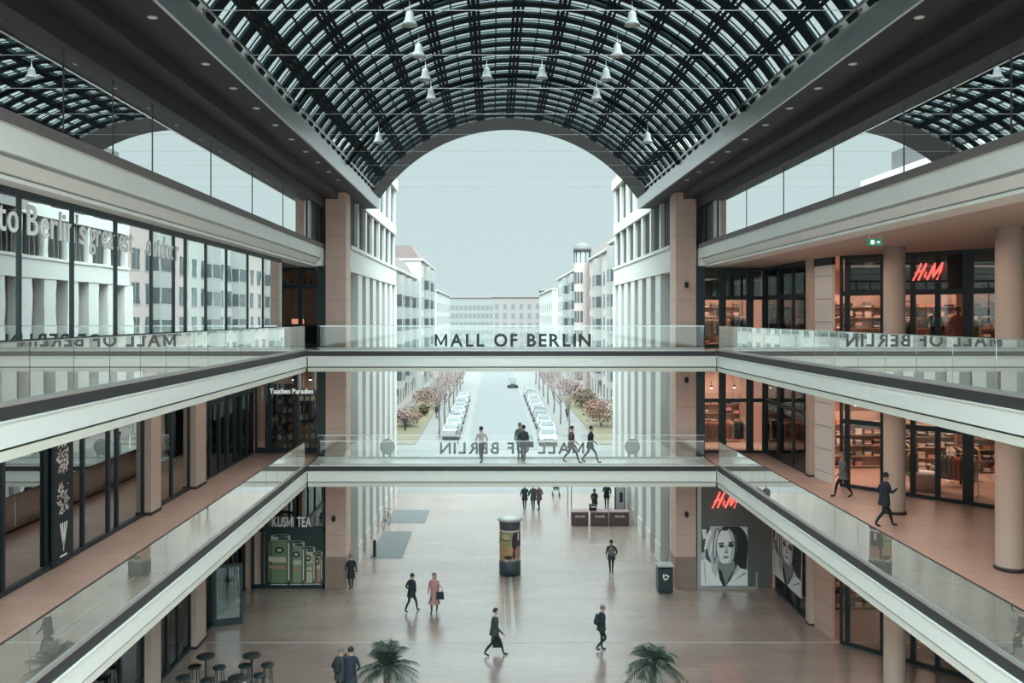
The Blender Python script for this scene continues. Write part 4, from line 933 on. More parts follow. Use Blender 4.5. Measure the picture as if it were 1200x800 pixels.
def person(label, loc, rz, H=1.70, pose='walk', stride=0.34, top=BLACK, legs=BLACK, shoes=BLACK, hair=None, coat=None, coat_len=0.5, arms=('swing', 'swing'), hat=None, lean=0.04, group=None, long_hair=False, backpack=None, scarf=None, phase=1):
    """local frame: faces +Y. One continuous body; hair, coat, hat, scarf are its children"""
    k = H/1.72; hair = hair or BLACK
    V = []; E = []
    def add(p, r, t, parent=None):
        V.append(((p[0]*k, p[1]*k, p[2]*k), r*k if not isinstance(r, tuple) else (r[0]*k, r[1]*k), t)); i = len(V)-1
        if parent is not None: E.append((parent, i))
        return i
    hipz = 0.90 if pose == 'walk' else 0.93
    pel = add((0, 0, hipz), (0.135, 0.105), 'leg')
    wa = add((0, lean*0.5, hipz+0.17), (0.125, 0.095), 'top', pel)
    chs = add((0, lean, hipz+0.36), (0.155, 0.11), 'top', wa)
    sh = add((0, lean*1.1, hipz+0.49), (0.12, 0.085), 'top', chs)
    nk = add((0, lean*1.3, hipz+0.575), 0.052, 'skin', sh)
    h1 = add((0, lean*1.5+0.012, hipz+0.645), (0.070, 0.078), 'skin', nk)
    h2 = add((0, lean*1.5+0.010, hipz+0.74), (0.078, 0.090), 'skin', h1)
    h3 = add((0, lean*1.5, hipz+0.80), (0.055, 0.062), 'skin', h2)
    add((0, lean*1.5+0.105, hipz+0.685), 0.013, 'skin', h1)                # nose
    for q in (-1, 1): add((q*0.088, lean*1.5, hipz+0.70), 0.014, 'skin', h1)   # ears
    for q in (-1, 1):
        f = q*phase
        hp = add((q*0.09, 0, hipz-0.08), 0.088, 'leg', pel)
        if pose == 'walk':
            fy = stride if f > 0 else -stride; fz = 0.075 if f > 0 else 0.13
            kn = ((q*0.085), (0.5*fy+0.07) if f > 0 else (0.5*fy+0.10), 0.49)
        elif pose == 'bend':
            fy = -0.22 if f > 0 else 0.05; fz = 0.12 if f > 0 else 0.075
            kn = (q*0.085, 0.16 if f > 0 else 0.06, 0.50)
        else:
            fy = 0.02*f; fz = 0.075; kn = (q*0.09, 0.02+0.01*f, 0.49)
        kk = add(kn, 0.060, 'leg', hp)
        cf = add((q*0.085, kn[1]*0.45+fy*0.55-0.015, 0.32), 0.052, 'leg', kk)
        an = add((q*0.08, fy, fz+0.02), 0.037, 'leg', cf)
        hl = add((q*0.08, fy+0.02, max(0.045, fz-0.03)), 0.040, 'shoe', an)
        pitch = 0 if (pose == 'stand' or f > 0) else -0.07
        add((q*0.085, fy+0.17, max(0.035, fz-0.035+pitch)), 0.032, 'shoe', hl)
    hands = {}
    for q, md in ((-1, arms[0]), (1, arms[1])):
        f = q*phase
        s0 = add((q*0.185, lean, hipz+0.46), 0.060, 'top', sh)
        if md == 'swing': sw = -0.24*f if pose == 'walk' else 0.02; el = (q*0.235, lean+sw*0.45-0.04, hipz+0.19); ha = (q*0.225, lean+sw*1.0+0.06, hipz-0.04)
        elif md == 'pocket': el = (q*0.29, lean-0.09, hipz+0.20); ha = (q*0.19, 0.09, hipz+0.05)
        elif md == 'phone': el = (q*0.24, lean+0.06, hipz+0.22); ha = (q*0.12, lean+0.33, hipz+0.33)
        elif md == 'ear': el = (q*0.30, lean+0.14, hipz+0.34); ha = (q*0.12, lean+0.10, hipz+0.62)
        elif md == 'carry': el = (q*0.23, lean+0.0, hipz+0.20); ha = (q*0.25, lean+0.06, hipz-0.06)
        else: el = (q*0.24, lean-0.02, hipz+0.2); ha = (q*0.23, 0.03, hipz-0.05)
        e_ = add(el, 0.047, 'top', s0); w_ = add((el[0]*.2+ha[0]*.8, el[1]*.2+ha[1]*.8, el[2]*.2+ha[2]*.8), 0.034, 'top', e_)
        hd = add(ha, (0.038, 0.022), 'skin', w_)
        d = (Vector(ha)-Vector(el)).normalized(); side = d.cross(Vector((q, 0.2, 0))).normalized()
        for j in range(4):                                            # four fingers and a thumb, slightly curled
            off = side*(j-1.5)*0.019; ln = (0.062, 0.072, 0.068, 0.052)[j]
            f1 = add(Vector(ha)+off+d*0.035, 0.010, 'skin', hd); add(Vector(ha)+off+d*(0.035+ln)-Vector((q, 0, 0))*0.016, 0.008, 'skin', f1)
        add(Vector(ha)+side*0.045+d*0.02-Vector((q, 0, 0))*0.02, 0.010, 'skin', hd)
        hands[q] = Vector(ha)*k
    me = skin_mesh(V, E, pel, {'leg': legs, 'top': top, 'skin': SKIN, 'shoe': shoes}, 'person')
    o = bpy.data.objects.new('person', me); COL.objects.link(o); o.location = loc; o.rotation_euler = (0, 0, rz)
    tag(o, label, 'person', group)
    ly = lean*1.5*k
    # hair: a cap on the back and top of the head, longer where the photo shows it
    mb = MB(); n = 12; vs = []; fs = []
    hz = (hipz+0.735)*k
    for i in range(7):
        th = 0.02+i*PI/2/5.0
        for j in range(n):
            ph = 2*PI*j/n; front = max(0, math.sin(ph)); t2 = min(th, PI*0.36) if front > 0.4 else th
            vs.append((0.098*k*math.sin(t2)*math.cos(ph), ly-0.004+0.108*k*math.sin(t2)*math.sin(ph), hz+0.112*k*math.cos(t2)))
    for i in range(6):
        for j in range(n): fs.append((i*n+j, (i+1)*n+j, (i+1)*n+(j+1) % n, i*n+(j+1) % n))
    fs.append(tuple(range(n))[::-1])
    mb.add(vs, fs, hat or hair, True)
    if long_hair: mb.tube([(0, ly-0.05*k, hz+0.02), (0, ly-0.095*k, hz-0.12*k), (0, ly-0.10*k, hz-0.28*k)], [0.085*k, 0.09*k, 0.05*k], hair, 8)
    h = bpy.data.objects.new('woolly_hat' if hat else 'hair', mb.mesh('hair')); COL.objects.link(h); put(h, o, True)
    if coat:
        mb = MB(); L = []; zt = (hipz+0.50)*k; zb = (hipz+0.30-coat_len)*k
        for t_, rx, ry in ((0, .11, .085), (.07, .195, .12), (.25, .185, .145), (.5, .165, .135), (.75, .195, .16), (1, .215+0.06*(coat_len > .6), .18+0.08*(coat_len > .6))):
            L.append((zt+(zb-zt)*t_, rx*k, ry*k, lean*k*(1-t_)))
        vs = []; fs = []; n = 14
        for z, rx, ry, yo in L:
            for j in range(n): vs.append((rx*math.cos(2*PI*j/n), yo+ry*math.sin(2*PI*j/n), z))
        for i in range(len(L)-1):
            for j in range(n): fs.append((i*n+j, (i+1)*n+j, (i+1)*n+(j+1) % n, i*n+(j+1) % n))
        mb.add(vs, fs, coat, True); c = bpy.data.objects.new('coat', mb.mesh('coat')); COL.objects.link(c); put(c, o, True)
    if scarf:
        mb = MB(); mb.tube([(0.075*k*math.cos(a), ly-0.01+0.075*k*math.sin(a), (hipz+0.555)*k) for a in [2*PI*i/10 for i in range(11)]], 0.035*k, scarf, 6)
        c = bpy.data.objects.new('scarf', mb.mesh('scarf')); COL.objects.link(c); put(c, o, True)
    R = Matrix.Rotation(rz, 4, 'Z')
    o_hands = {q: Vector(loc)+(R @ h_) for q, h_ in hands.items()}
    bp = Vector(loc)+(R @ Vector((0, (lean-0.20)*k, (hipz+0.28)*k)))
    return o, o_hands, bp
def bag(label, p, col, w_=0.28, h_=0.30, d_=0.12, strap=0.22, rz=0, name='handbag', cat='bag'):
    t = thing(name, label, cat, (p[0], p[1], p[2]-strap-h_), rz=rz)
    v = [(-w_/2, -d_/2, 0), (w_/2, -d_/2, 0), (w_/2, d_/2, 0), (-w_/2, d_/2, 0), (-w_*.42, -d_*.3, h_), (w_*.42, -d_*.3, h_), (w_*.42, d_*.3, h_), (-w_*.42, d_*.3, h_)]
    MB().add(v, [(0, 3, 2, 1), (4, 5, 6, 7), (0, 1, 5, 4), (1, 2, 6, 5), (2, 3, 7, 6), (3, 0, 4, 7)], col).build('body', t, True)
    MB().tube([(-w_*.3, 0, h_), (-w_*.2, 0, h_+strap*.7), (0, 0, h_+strap), (w_*.2, 0, h_+strap*.7), (w_*.3, 0, h_)], 0.012, col, 6).build('strap', t, True)
    return t
def rucksack(label, p, col, rz):
    t = thing('backpack', label, 'backpack', (p[0], p[1], p[2]-0.2), rz=rz)
    MB().blob((0, 0, 0.2), (0.15, 0.09, 0.23), col, 10, 8).build('body', t, True); MB().blob((0, -0.09, 0.12), (0.10, 0.04, 0.10), col, 8, 6).build('pocket', t, True)
def G(px, py, z=0.0):
    Y = (12.5-z)*1000/(py-370); return (PX(px, Y), Y, z)
R_ = -PI/2      # facing right in the picture (+x)
Lf = PI/2       # facing left
NAVY = cloth('navy_cloth', (0.02, 0.03, 0.045)); GREYC = cloth('grey_cloth', (0.16, 0.165, 0.165)); PINKC = cloth('dusty_pink_cloth', (0.42, 0.22, 0.21)); LIGHTC = cloth('light_beige_cloth', (0.55, 0.48, 0.44)); BROWNC = cloth('brown_cloth', (0.12, 0.07, 0.055)); WHC = cloth('white_cloth', (0.6, 0.58, 0.56)); DKG = cloth('charcoal_cloth', (0.035, 0.045, 0.05)); PURP = cloth('plum_cloth', (0.10, 0.05, 0.06))
p, h, b = person('person in dark jacket striding right across the plaza, shopping bag in hand', G(579, 768), R_, 1.74, top=DKG, coat=DKG, coat_len=0.42, legs=BLACK, arms=('carry', 'swing'), scarf=WHC, phase=-1)
bag('black shopping bag held by the person striding right on the plaza', (h[-1].x, h[-1].y, h[-1].z+0.03), BLACK, 0.30, 0.36, 0.14, 0.30, rz=0, name='shopping_bag')
p, h, b = person('person in black jacket and woolly hat walking left of the pair on the plaza', G(482, 717), R_+0.9, 1.62, top=BLACK, coat=BLACK, coat_len=0.5, hat=NAVY, arms=('pocket', 'pocket'), stride=0.30)
p, h, b = person('person in dusty pink coat walking with a black shoulder bag', G(509, 717), PI-0.2, 1.66, top=PINKC, coat=PINKC, coat_len=0.82, hair=BROWNC, long_hair=True, arms=('swing', 'carry'), stride=0.16)
bag('black shoulder bag beside the pink coat', (h[-1].x+0.12, h[-1].y-0.05, h[-1].z+0.42), BLACK, 0.34, 0.30, 0.14, 0.26, name='shoulder_bag')
person('person in black coat by the foot of the left brown pier', G(411.5, 691), 0.4, 1.6, top=BLACK, coat=BLACK, coat_len=0.6, arms=('pocket', 'swing'), hair=GREYC, stride=0.12)
p, h, b = person('person in dark jacket walking away with a grey rucksack, right of the advertising column', G(716.5, 672), 0.0, 1.62, top=DKG, coat=DKG, coat_len=0.45, arms=('swing', 'pocket'), stride=0.16)
rucksack('grey rucksack on the person walking away across the plaza', b, GREYC, 0.0)
p, h, b = person('person in black with bent knee walking right, near the right palm', G(704.5, 762), R_+0.2, 1.66, pose='bend', top=BLACK, coat=BLACK, coat_len=0.42, hair=GREYC, arms=('pocket', 'pocket'))
rucksack('black rucksack on the person near the right palm', b, BLACK, R_+0.2)
p, h, b = person('person in navy coat with hands at the face, left palm side', (-5.42, 27.6, 0), 0.1, 1.74, pose='stand', top=NAVY, coat=NAVY, coat_len=0.6, arms=('ear', 'pocket'))
p, h, b = person('person in dark jacket standing behind the navy coat, left of the palm', (-5.78, 27.7, 0), -0.4, 1.68, pose='stand', top=DKG, coat=DKG, coat_len=0.5, arms=('pocket', 'pocket'), hair=GREYC)
rucksack('black rucksack on the person left of the navy coat', b, BLACK, -0.4)
for px, w_, lab, c in ((615, 0, 'person in black, left one of the group of three at the far plaza', BLACK), (625, 0, 'person in dark coat, middle one of the group of three at the far plaza', DKG), (632, 0.5, 'person in plum coat, right one of the group of three at the far plaza', PURP)):
    person(lab, G(px, 598), 0.2+w_, 1.68, pose='walk', stride=0.12, top=c, coat=c, coat_len=0.5, arms=('swing', 'pocket'))
for px, py, lab, c, rz, st, tp in ((564.5, 544, 'person in pale jumper and dark trousers on the middle footbridge', None, 0.5, 'walk', LIGHTC), (614, 542, 'person in dark jacket with a bag, centre of the middle footbridge', DKG, 0.3, 'walk', DKG), (609.5, 539, 'person in grey hat behind the dark jacket on the middle footbridge', GREYC, 0.2, 'stand', GREYC), (669, 543, 'person in grey-brown coat striding right on the middle footbridge', PURP, R_, 'walk', PURP), (691.5, 543, 'person in black coat striding right, rightmost on the middle footbridge', BLACK, R_, 'walk', BLACK)):
    p, h, b = person(lab, G(px, py-1, 6.0), rz, 1.62, pose=st, stride=(0.36 if rz == R_ else 0.14), top=tp, coat=c, coat_len=0.5, hair=BLACK if c is not GREYC else GREYC, arms=('phone', 'carry') if px == 614 else ('swing', 'pocket'))
    if px == 614: bag('black bag carried at the centre of the middle footbridge', (h[1].x+0.1, h[1].y, h[1].z+0.35), BLACK, 0.3, 0.26, 0.14, 0.25)
p, h, b = person('person in navy coat striding along the middle right gallery, phone in hand', G(1036, 617, 6.0), R_+0.1, 1.66, top=NAVY, coat=NAVY, coat_len=0.5, arms=('pocket', 'phone'), stride=0.33, phase=-1)
person('person in grey top walking left by the clothes shop glass, middle right gallery', (11.75, 30.6, 6.0), Lf, 1.62, top=GREYC, coat=GREYC, coat_len=0.5, hair=GREYC, stride=0.3)
for px, py, lab, c in ((511.5, 489, 'distant person in dark clothes on the left street path', BLACK), (665, 492, 'distant person in dark clothes on the right street path', BLACK), (692.5, 484, 'distant person in plum jacket by the right shrubs', PURP), (475, 505, 'distant person by the left pilasters', BLACK), (537, 520, 'distant person between the left street trees', GREYC)):
    person(lab, G(px, py), 0.3, 1.7, stride=0.2, top=c, coat=c, arms=('pocket', 'swing'))
p, h, b = person('person by the kiosk counter in dark jacket', G(697, 603), 2.6, 1.6, pose='stand', top=DKG, coat=DKG, arms=('phone', 'pocket'))
person('person in black at the back of the kiosk', G(711, 596), 2.9, 1.7, pose='stand', top=BLACK, coat=BLACK, arms=('pocket', 'phone'))

# ------------------------------------------------------------------ advertising column
A = thing('advertising_column', 'round advertising column with grey lid and colourful poster on the plaza', 'advertising column', (0.0, 41.4, 0))
r = 0.50
MB().lathe((0, 41.4, 0), [(r+0.02, 0), (r+0.02, 0.66), (r, 0.68)], mat('column_slate_blue', (0.045, 0.065, 0.085), 0.5), 28).build('base', A)
MB().lathe((0, 41.4, 0.68), [(r, 0), (r, 1.52)], PB[0], 28).build('drum', A)
MB().lathe((0, 41.4, 2.20), [(r+0.01, 0), (r+0.01, 0.40)], mat('column_grey_band', (0.085, 0.09, 0.115), 0.5), 28).build('neck_band', A)
MB().lathe((0, 41.4, 2.60), [(r+0.09, 0), (r+0.11, 0.04), (r+0.09, 0.09), (r*.7, 0.16), (r*.3, 0.2), (0.02, 0.22)], mat('column_lid_grey', (0.42, 0.42, 0.40), 0.4), 28).build('lid', A)
mb = MB()
def cpatch(a0, a1, z0, z1, m, lay=1):
    rr = r+0.006*lay; n = max(1, int(abs(a1-a0)/8)); vs = []
    for i in range(n+1):
        t = math.radians(a0+(a1-a0)*i/n-90); vs += [(rr*math.cos(t), 41.4+rr*math.sin(t), z0), (rr*math.cos(t), 41.4+rr*math.sin(t), z1)]
    mb.add(vs, [(2*i, 2*i+2, 2*i+3, 2*i+1) for i in range(n)], m)
ac = {n: mat('poster_'+n, c, 0.6) for n, c in (('yellow_green', (.34, .32, .13)), ('ochre', (.45, .34, .16)), ('salmon', (.50, .22, .16)), ('rose', (.46, .20, .20)), ('dark', (.04, .03, .035)), ('plum', (.12, .06, .09)), ('pale', (.55, .50, .40)))}
def cell(a0, z0, ra, rz_, m, lay):
    rr = r+0.006*lay; pts = []
    for k in range(18):
        t = math.radians(a0+ra*math.cos(2*PI*k/18)-90); pts.append((rr*math.cos(t), 41.4+rr*math.sin(t), z0+rz_*math.sin(2*PI*k/18)))
    t = math.radians(a0-90); c = (rr*1.004*math.cos(t), 41.4+rr*1.004*math.sin(t), z0)
    mb.add([c]+pts, [(0, 1+k, 1+(k+1) % 18) for k in range(18)], m)
cpatch(-85, 85, 0.78, 2.12, ac['ochre']); cpatch(-85, 15, 1.42, 2.12, ac['yellow_green'], 2); cell(-25, 1.90, 22, .12, ac['pale'], 3); cell(-45, 1.60, 20, .08, ac['ochre'], 3); cpatch(-85, 12, 1.70, 1.73, ac['dark'], 4)
cell(-35, 1.10, 38, .26, ac['salmon'], 3); cell(-50, 1.2, 14, .1, ac['ochre'], 4); cell(-10, 0.92, 22, .10, ac['dark'], 4); cell(45, 1.15, 32, .24, ac['rose'], 3); cpatch(16, 85, 1.40, 2.12, ac['plum'], 2)
cell(22, 1.65, 13, .42, ac['dark'], 5); cell(20, 1.05, 8, .22, ac['dark'], 5); cpatch(44, 54, 1.72, 2.08, PB[0], 4); cell(60, 1.55, 16, .12, ac['dark'], 4)
cpatch(-70, -30, 0.70, 0.77, ac['rose'], 2); cpatch(-10, 60, 0.71, 0.75, ac['dark'], 2)
mb.build('poster_print', A)
# litter bin by the right pier
T = thing('litter_bin', 'black square litter bin beside the right brown pier', 'litter bin', (6.95, 38.7, 0))
MB().box(6.62, 7.28, 38.4, 39.0, 0.06, 1.12, mat('bin_black', (0.012, 0.026, 0.03), 0.4)).box(6.66, 7.24, 38.44, 38.96, 0, 0.06, EDGE).build('body', T)
MB().box(6.58, 7.32, 38.36, 39.04, 1.2, 1.27, GREYMETAL).box(6.62, 6.68, 38.4, 38.46, 1.12, 1.2, EDGE).box(7.22, 7.28, 38.4, 38.46, 1.12, 1.2, EDGE).box(6.62, 6.68, 38.94, 39.0, 1.12, 1.2, EDGE).box(7.22, 7.28, 38.94, 39.0, 1.12, 1.2, EDGE).build('lid', T)
mb = MB()
for k in range(3):
    a = PI/2+k*2*PI/3; c = Vector((6.95, 38.392, 0.75)); p0 = c+Vector((math.cos(a), 0, math.sin(a)))*0.11; d = Vector((math.cos(a-2.2), 0, math.sin(a-2.2))); n_ = Vector((-d.z, 0, d.x))
    mb.add([p0+n_*0.03, p0+d*0.13+n_*0.03, p0+d*0.13+n_*0.06, p0+d*0.2, p0+d*0.13-n_*0.06, p0+d*0.13-n_*0.03, p0-n_*0.03], [tuple(range(7))[::-1]], LETW)
mb.build('recycling_symbol', T)
# bollard and bicycle left
T = thing('bollard', 'black bollard on the plaza near the left pilasters', 'bollard', (-6.97, 44.3, 0))
MB().lathe((-6.97, 44.3, 0), [(0.12, 0), (0.12, 0.03), (0.085, 0.04), (0.085, 0.82), (0.05, 0.88)], BLACK, 14).build('post', T)
B_ = thing('bicycle', 'bicycle leaning at the left pilasters beyond the bollard', 'bicycle', (-7.15, 50.6, 0), rz=PI/2-0.15)
for x in (-0.52, 0.52):
    MB().tube([(x+0.33*math.cos(2*PI*i/18), 0, 0.34+0.33*math.sin(2*PI*i/18)) for i in range(19)], 0.018, TYRE, 5, cap=False).build('wheel', B_, True)
MB().tube([(-.52, 0, .34), (-.05, 0, .32), (.38, 0, .82), (-.2, 0, .80), (-.05, 0, .32)], 0.018, DARK, 6).tube([(-.52, 0, .34), (-.2, 0, .80), (-.24, 0, .92)], 0.016, DARK, 6).tube([(.52, 0, .34), (.38, 0, .82), (.36, 0, .98)], 0.016, DARK, 6).build('frame', B_, True)
MB().tube([(.32, -.25, 1.0), (.38, 0, .99), (.32, .25, 1.0)], 0.014, DARK, 6).build('handlebar', B_, True); MB().blob((-.25, 0, .94), (.14, .06, .035), BLACK, 8, 5).build('saddle', B_, True)
# kiosk
for k, (x0, x1) in enumerate(((670, 689.5), (693, 713), (715.5, 737))):
    X0, X1 = PX(x0, 50.8), PX(x1, 50.8)
    T = thing('kiosk_counter', 'brown kiosk counter box with white script, %s of the three' % ('leftmost', 'middle', 'rightmost')[k], 'counter', ((X0+X1)/2, 51.1, 0))
    MB().box(X0, X1, 50.8, 51.4, 0.0, 0.80, mat('kiosk_brown', (0.085, 0.045, 0.050), 0.5)).build('body', T); MB().box(X0-0.03, X1+0.03, 50.76, 51.44, 0.80, 0.85, mat('kiosk_rose_top', (0.35, 0.24, 0.24), 0.4)).build('counter_top', T)
    mb = MB(); mx_ = (X0+X1)/2
    pts = [(mx_-0.27+0.054*i, 50.785, 0.56+0.055*(1 if i % 2 else -1)*(1.4 if i in (1, 9) else 1)) for i in range(11)]
    mb.tube(pts, 0.022, LETW, 5); mb.build('white_script', T)
U_ = thing('kiosk_canopy', 'white square canopy over the brown kiosk counters', 'canopy', (5.7, 53.2, 0))
MB().add([(3.9, 51.9, 2.3), (7.2, 51.9, 2.3), (7.2, 54.6, 2.3), (3.9, 54.6, 2.3), (5.55, 53.2, 2.75)], [(0, 1, 4), (1, 2, 4), (2, 3, 4), (3, 0, 4), (3, 2, 1, 0)], mat('canopy_white', (0.55, 0.55, 0.53), 0.8)).build('cover', U_)
for x in (3.95, 7.15):
    for y in (51.95, 54.55): MB().box(x-.03, x+.03, y-.03, y+.03, 0, 2.3, WFR).build('pole', U_)
T = thing('menu_board', 'black framed menu board at the right end of the kiosk', 'board', (7.15, 51.9, 0))
mb = MB(); x0, x1 = 6.55, 7.2; y = 51.75; mb.box(x0, x0+.08, y, y+.05, .7, 2.1, BLACK); mb.box(x1-.05, x1, y, y+.05, .7, 2.1, BLACK); mb.box(x0, x1, y, y+.05, .65, .75, BLACK); mb.build('frame', T); MB().box(x0, x1, y+.02, y+.04, .75, 2.1, WFR).build('panel', T); MB().box(x0+.3, x0+.5, y-.01, y+.02, 1.2, 1.8, BLACK).build('print', T)
MB().box(x0, x0+.05, y, y+.05, 0, .65, BLACK).box(x1-.05, x1, y, y+.05, 0, .65, BLACK).build('leg', T)
T = thing('coffee_machine', 'dark coffee machine on the middle kiosk counter', 'coffee machine', (5.15, 51.1, 0.85)); MB().box(4.95, 5.35, 50.95, 51.3, 0.85, 1.2, BLACK).build('body', T); MB().box(5.0, 5.3, 50.9, 50.96, 1.08, 1.14, STEEL).build('spout', T)
T = thing('pram', 'dark pram with white basket standing far on the plaza', 'pram', (3.55, 59.2, 0))
MB().blob((3.55, 59.2, 0.85), (0.28, 0.42, 0.22), PURP, 10, 7).build('hood', T); MB().box(3.35, 3.75, 58.9, 59.6, 0.45, 0.6, WFR).build('basket', T)
for x in (3.32, 3.78):
    for y in (58.85, 59.6): MB().tube([(x-.02, y, .14), (x+.02, y, .14)], 0.14, TYRE, 10, False).build('wheel', T)
MB().tube([(3.35, 58.95, .5), (3.35, 58.6, 1.05), (3.75, 58.6, 1.05), (3.75, 58.95, .5)], 0.015, DARK, 5).build('handle', T)

# ------------------------------------------------------------------ palms in pots
PG = [mat('palm_green', (0.022, 0.036, 0.026), 0.6, var=0.3), mat('palm_grey_green', (0.075, 0.095, 0.078), 0.6, var=0.3)]
def palm(label, x, y, h, R, seed, droop):
    rnd = random.Random(seed); T = thing('palm', label, 'palm tree', (x, y, 0))
    mb = MB(); 
    for k in range(11): mb.tube([(x, y, 0.55+(h-0.55)*k/11), (x, y, 0.55+(h-0.55)*(k+1)/11)], [0.12, 0.085], BARK, 9)
    mb.build('trunk', T)
    for k in range(34):
        a = k*2.399+rnd.uniform(-.2, .2); el = rnd.uniform(-0.1, 1.3) if k > 4 else 1.35; L = R*rnd.uniform(0.75, 1.1)
        d = Vector((math.cos(a), math.sin(a), 0)); pts = []
        for i in range(8):
            t = i/7; pts.append(Vector((x, y, h))+d*L*t*math.cos(el)*(1.0)+Vector((0, 0, 1))*(L*t*math.sin(el)-droop*L*t*t*(1.2-0.5*math.sin(el))))
        mb = MB(); mb.tube(pts, [0.014*(1-0.8*i/7) for i in range(8)], PG[0], 4)
        for i in range(1, 8):
            for sub in (0, 0.5):
                if i == 7 and sub: continue
                p = pts[i] if not sub else (pts[i]+pts[min(i+1, 7)])/2
                tg = (pts[min(i+1, 7)]-pts[i-1]).normalized(); sd = tg.cross(Vector((0, 0, 1))).normalized()
                for q in (-1, 1):
                    ll = R*0.38*math.sin(PI*(0.18+0.75*i/8)); tip = p+(sd*q*0.75+tg*0.65-Vector((0, 0, 0.3))).normalized()*ll
                    wv = tg*0.03
                    mb.add([p-wv, p+wv, tip], [(0, 1, 2)], PG[rnd.random() < .35])
        mb.build('frond', T)
    P = thing('plant_pot', 'dark round pot holding the %s palm' % label.split()[0], 'pot', (x, y, 0))
    MB().lathe((x, y, 0), [(0.30, 0), (0.42, 0.55), (0.45, 0.58), (0.40, 0.60)], DARK, 20).build('body', P); MB().lathe((x, y, 0.5), [(0.38, 0), (0.38, 0.04)], BROWNC, 16, False).build('soil', P)
palm('left potted palm at the bottom edge of the plaza', -4.0, 25.6, 1.95, 1.05, 4, 0.5)
palm('right potted palm at the bottom edge of the plaza', 3.95, 25.4, 2.15, 1.05, 9, 0.72)

# ------------------------------------------------------------------ bar stools and high tables by the cafe
def stool(label, x, y, z=0.78, r=0.24, table=False, group=None, loc=None):
    T = thing('high_table' if table else 'bar_stool', label, 'table' if table else 'stool', (x, y, 0), group)
    MB().lathe((0, 0, z-0.05), [(r*0.95, 0), (r, 0.02), (r, 0.045), (r*0.9, 0.06)], mat('dark_seat_leather', (0.007, 0.015, 0.017), 0.5), 20).build('table_top' if table else 'seat', T, True)
    if table:
        MB().tube([(0, 0, 0.03), (0, 0, z-0.05)], 0.035, DARK, 8).build('column', T, True); MB().lathe((0, 0, 0), [(0.22, 0), (0.22, 0.02), (0.05, 0.04)], DARK, 16).build('foot', T, True)
    else:
        for k in range(4):
            a = PI/4+k*PI/2; MB().tube([(r*.6*math.cos(a), r*.6*math.sin(a), z-0.05), (r*.95*math.cos(a), r*.95*math.sin(a), 0)], 0.014, DARK, 6).build('leg', T, True)
        MB().tube([(r*.85*math.cos(a), r*.85*math.sin(a), 0.25) for a in [PI/4+k*PI/2 for k in range(5)]], 0.010, STEEL, 5).build('foot_ring', T, True)
    return T
def SP(px, py, z): Y = (12.5-z)*1000/(py-370); return PX(px, Y), Y
for px, py, tb, lab in ((295, 767, 1, 'high dark cafe table, farthest from the camera'), (241, 768, 1, 'high dark cafe table beside the second ground-floor pier'), (278, 793, 1, 'high dark cafe table at the bottom edge'), (257, 781, 0, 'bar stool between the two left high tables'), (287, 779, 0, 'bar stool in front of the farthest high table'), (313.5, 778, 0, 'rightmost bar stool of the cafe group'), (304.5, 790, 0, 'bar stool at the right of the bottom high table'), (243, 796, 0, 'bar stool at the bottom left of the cafe group'), (228, 780, 0, 'bar stool against the second ground-floor pier'), (214, 793, 0, 'leftmost bar stool of the cafe group'), (265, 800, 0, 'bar stool cut by the bottom edge below the high tables'), (160, 795, 0, 'bar stool by the first ground-floor pier')):
    z = 1.05 if tb else 0.78; x, y = SP(px, py, z); stool(lab, x, y, z, 0.30 if tb else 0.22, tb)
SA = (-11.0, 30.6)
# ------------------------------------------------------------------ what stands inside the shops
rnd = random.Random(11)
GCOL = [cloth('garment_'+n, c) for n, c in (('black', (.02, .025, .03)), ('cream', (.62, .56, .48)), ('coral', (.62, .20, .14)), ('grey', (.22, .22, .22)), ('rose', (.60, .34, .28)), ('white', (.70, .67, .62)), ('navy', (.03, .04, .07)), ('mustard', (.50, .32, .14)))]
def garment_mesh(c):
    mb = MB(); pr = [(-.22, 0.02, 0), (-.20, .03, -.06)]
    v = []
    for z, w_, d_ in ((0, .04, .02), (-.05, .17, .035), (-.12, .22, .05), (-.45, .19, .055), (-.85, .22, .06)):
        v += [(-w_, -d_, z), (w_, -d_, z), (w_, d_, z), (-w_, d_, z)]
    f = [(4*i+k, 4*i+(k+1) % 4, 4*i+4+(k+1) % 4, 4*i+4+k) for i in range(4) for k in range(4)]+[(0, 1, 2, 3), (19, 18, 17, 16)]
    mb.add(v, f, c)
    for q in (-1, 1): mb.add([(q*.17, -.03, -.06), (q*.21, -.03, -.10), (q*.25, -.03, -.50), (q*.20, -.03, -.50), (q*.17, .03, -.06), (q*.21, .03, -.10), (q*.25, .03, -.50), (q*.20, .03, -.50)], [(0, 1, 2, 3), (7, 6, 5, 4), (1, 5, 6, 2), (0, 3, 7, 4)], c)
    mb.tube([(0, 0, 0), (0, 0, .05), (.025, 0, .08), (0, 0, .10)], .006, STEEL, 4)
    return mb.mesh('garment')
GM = [garment_mesh(c) for c in GCOL]
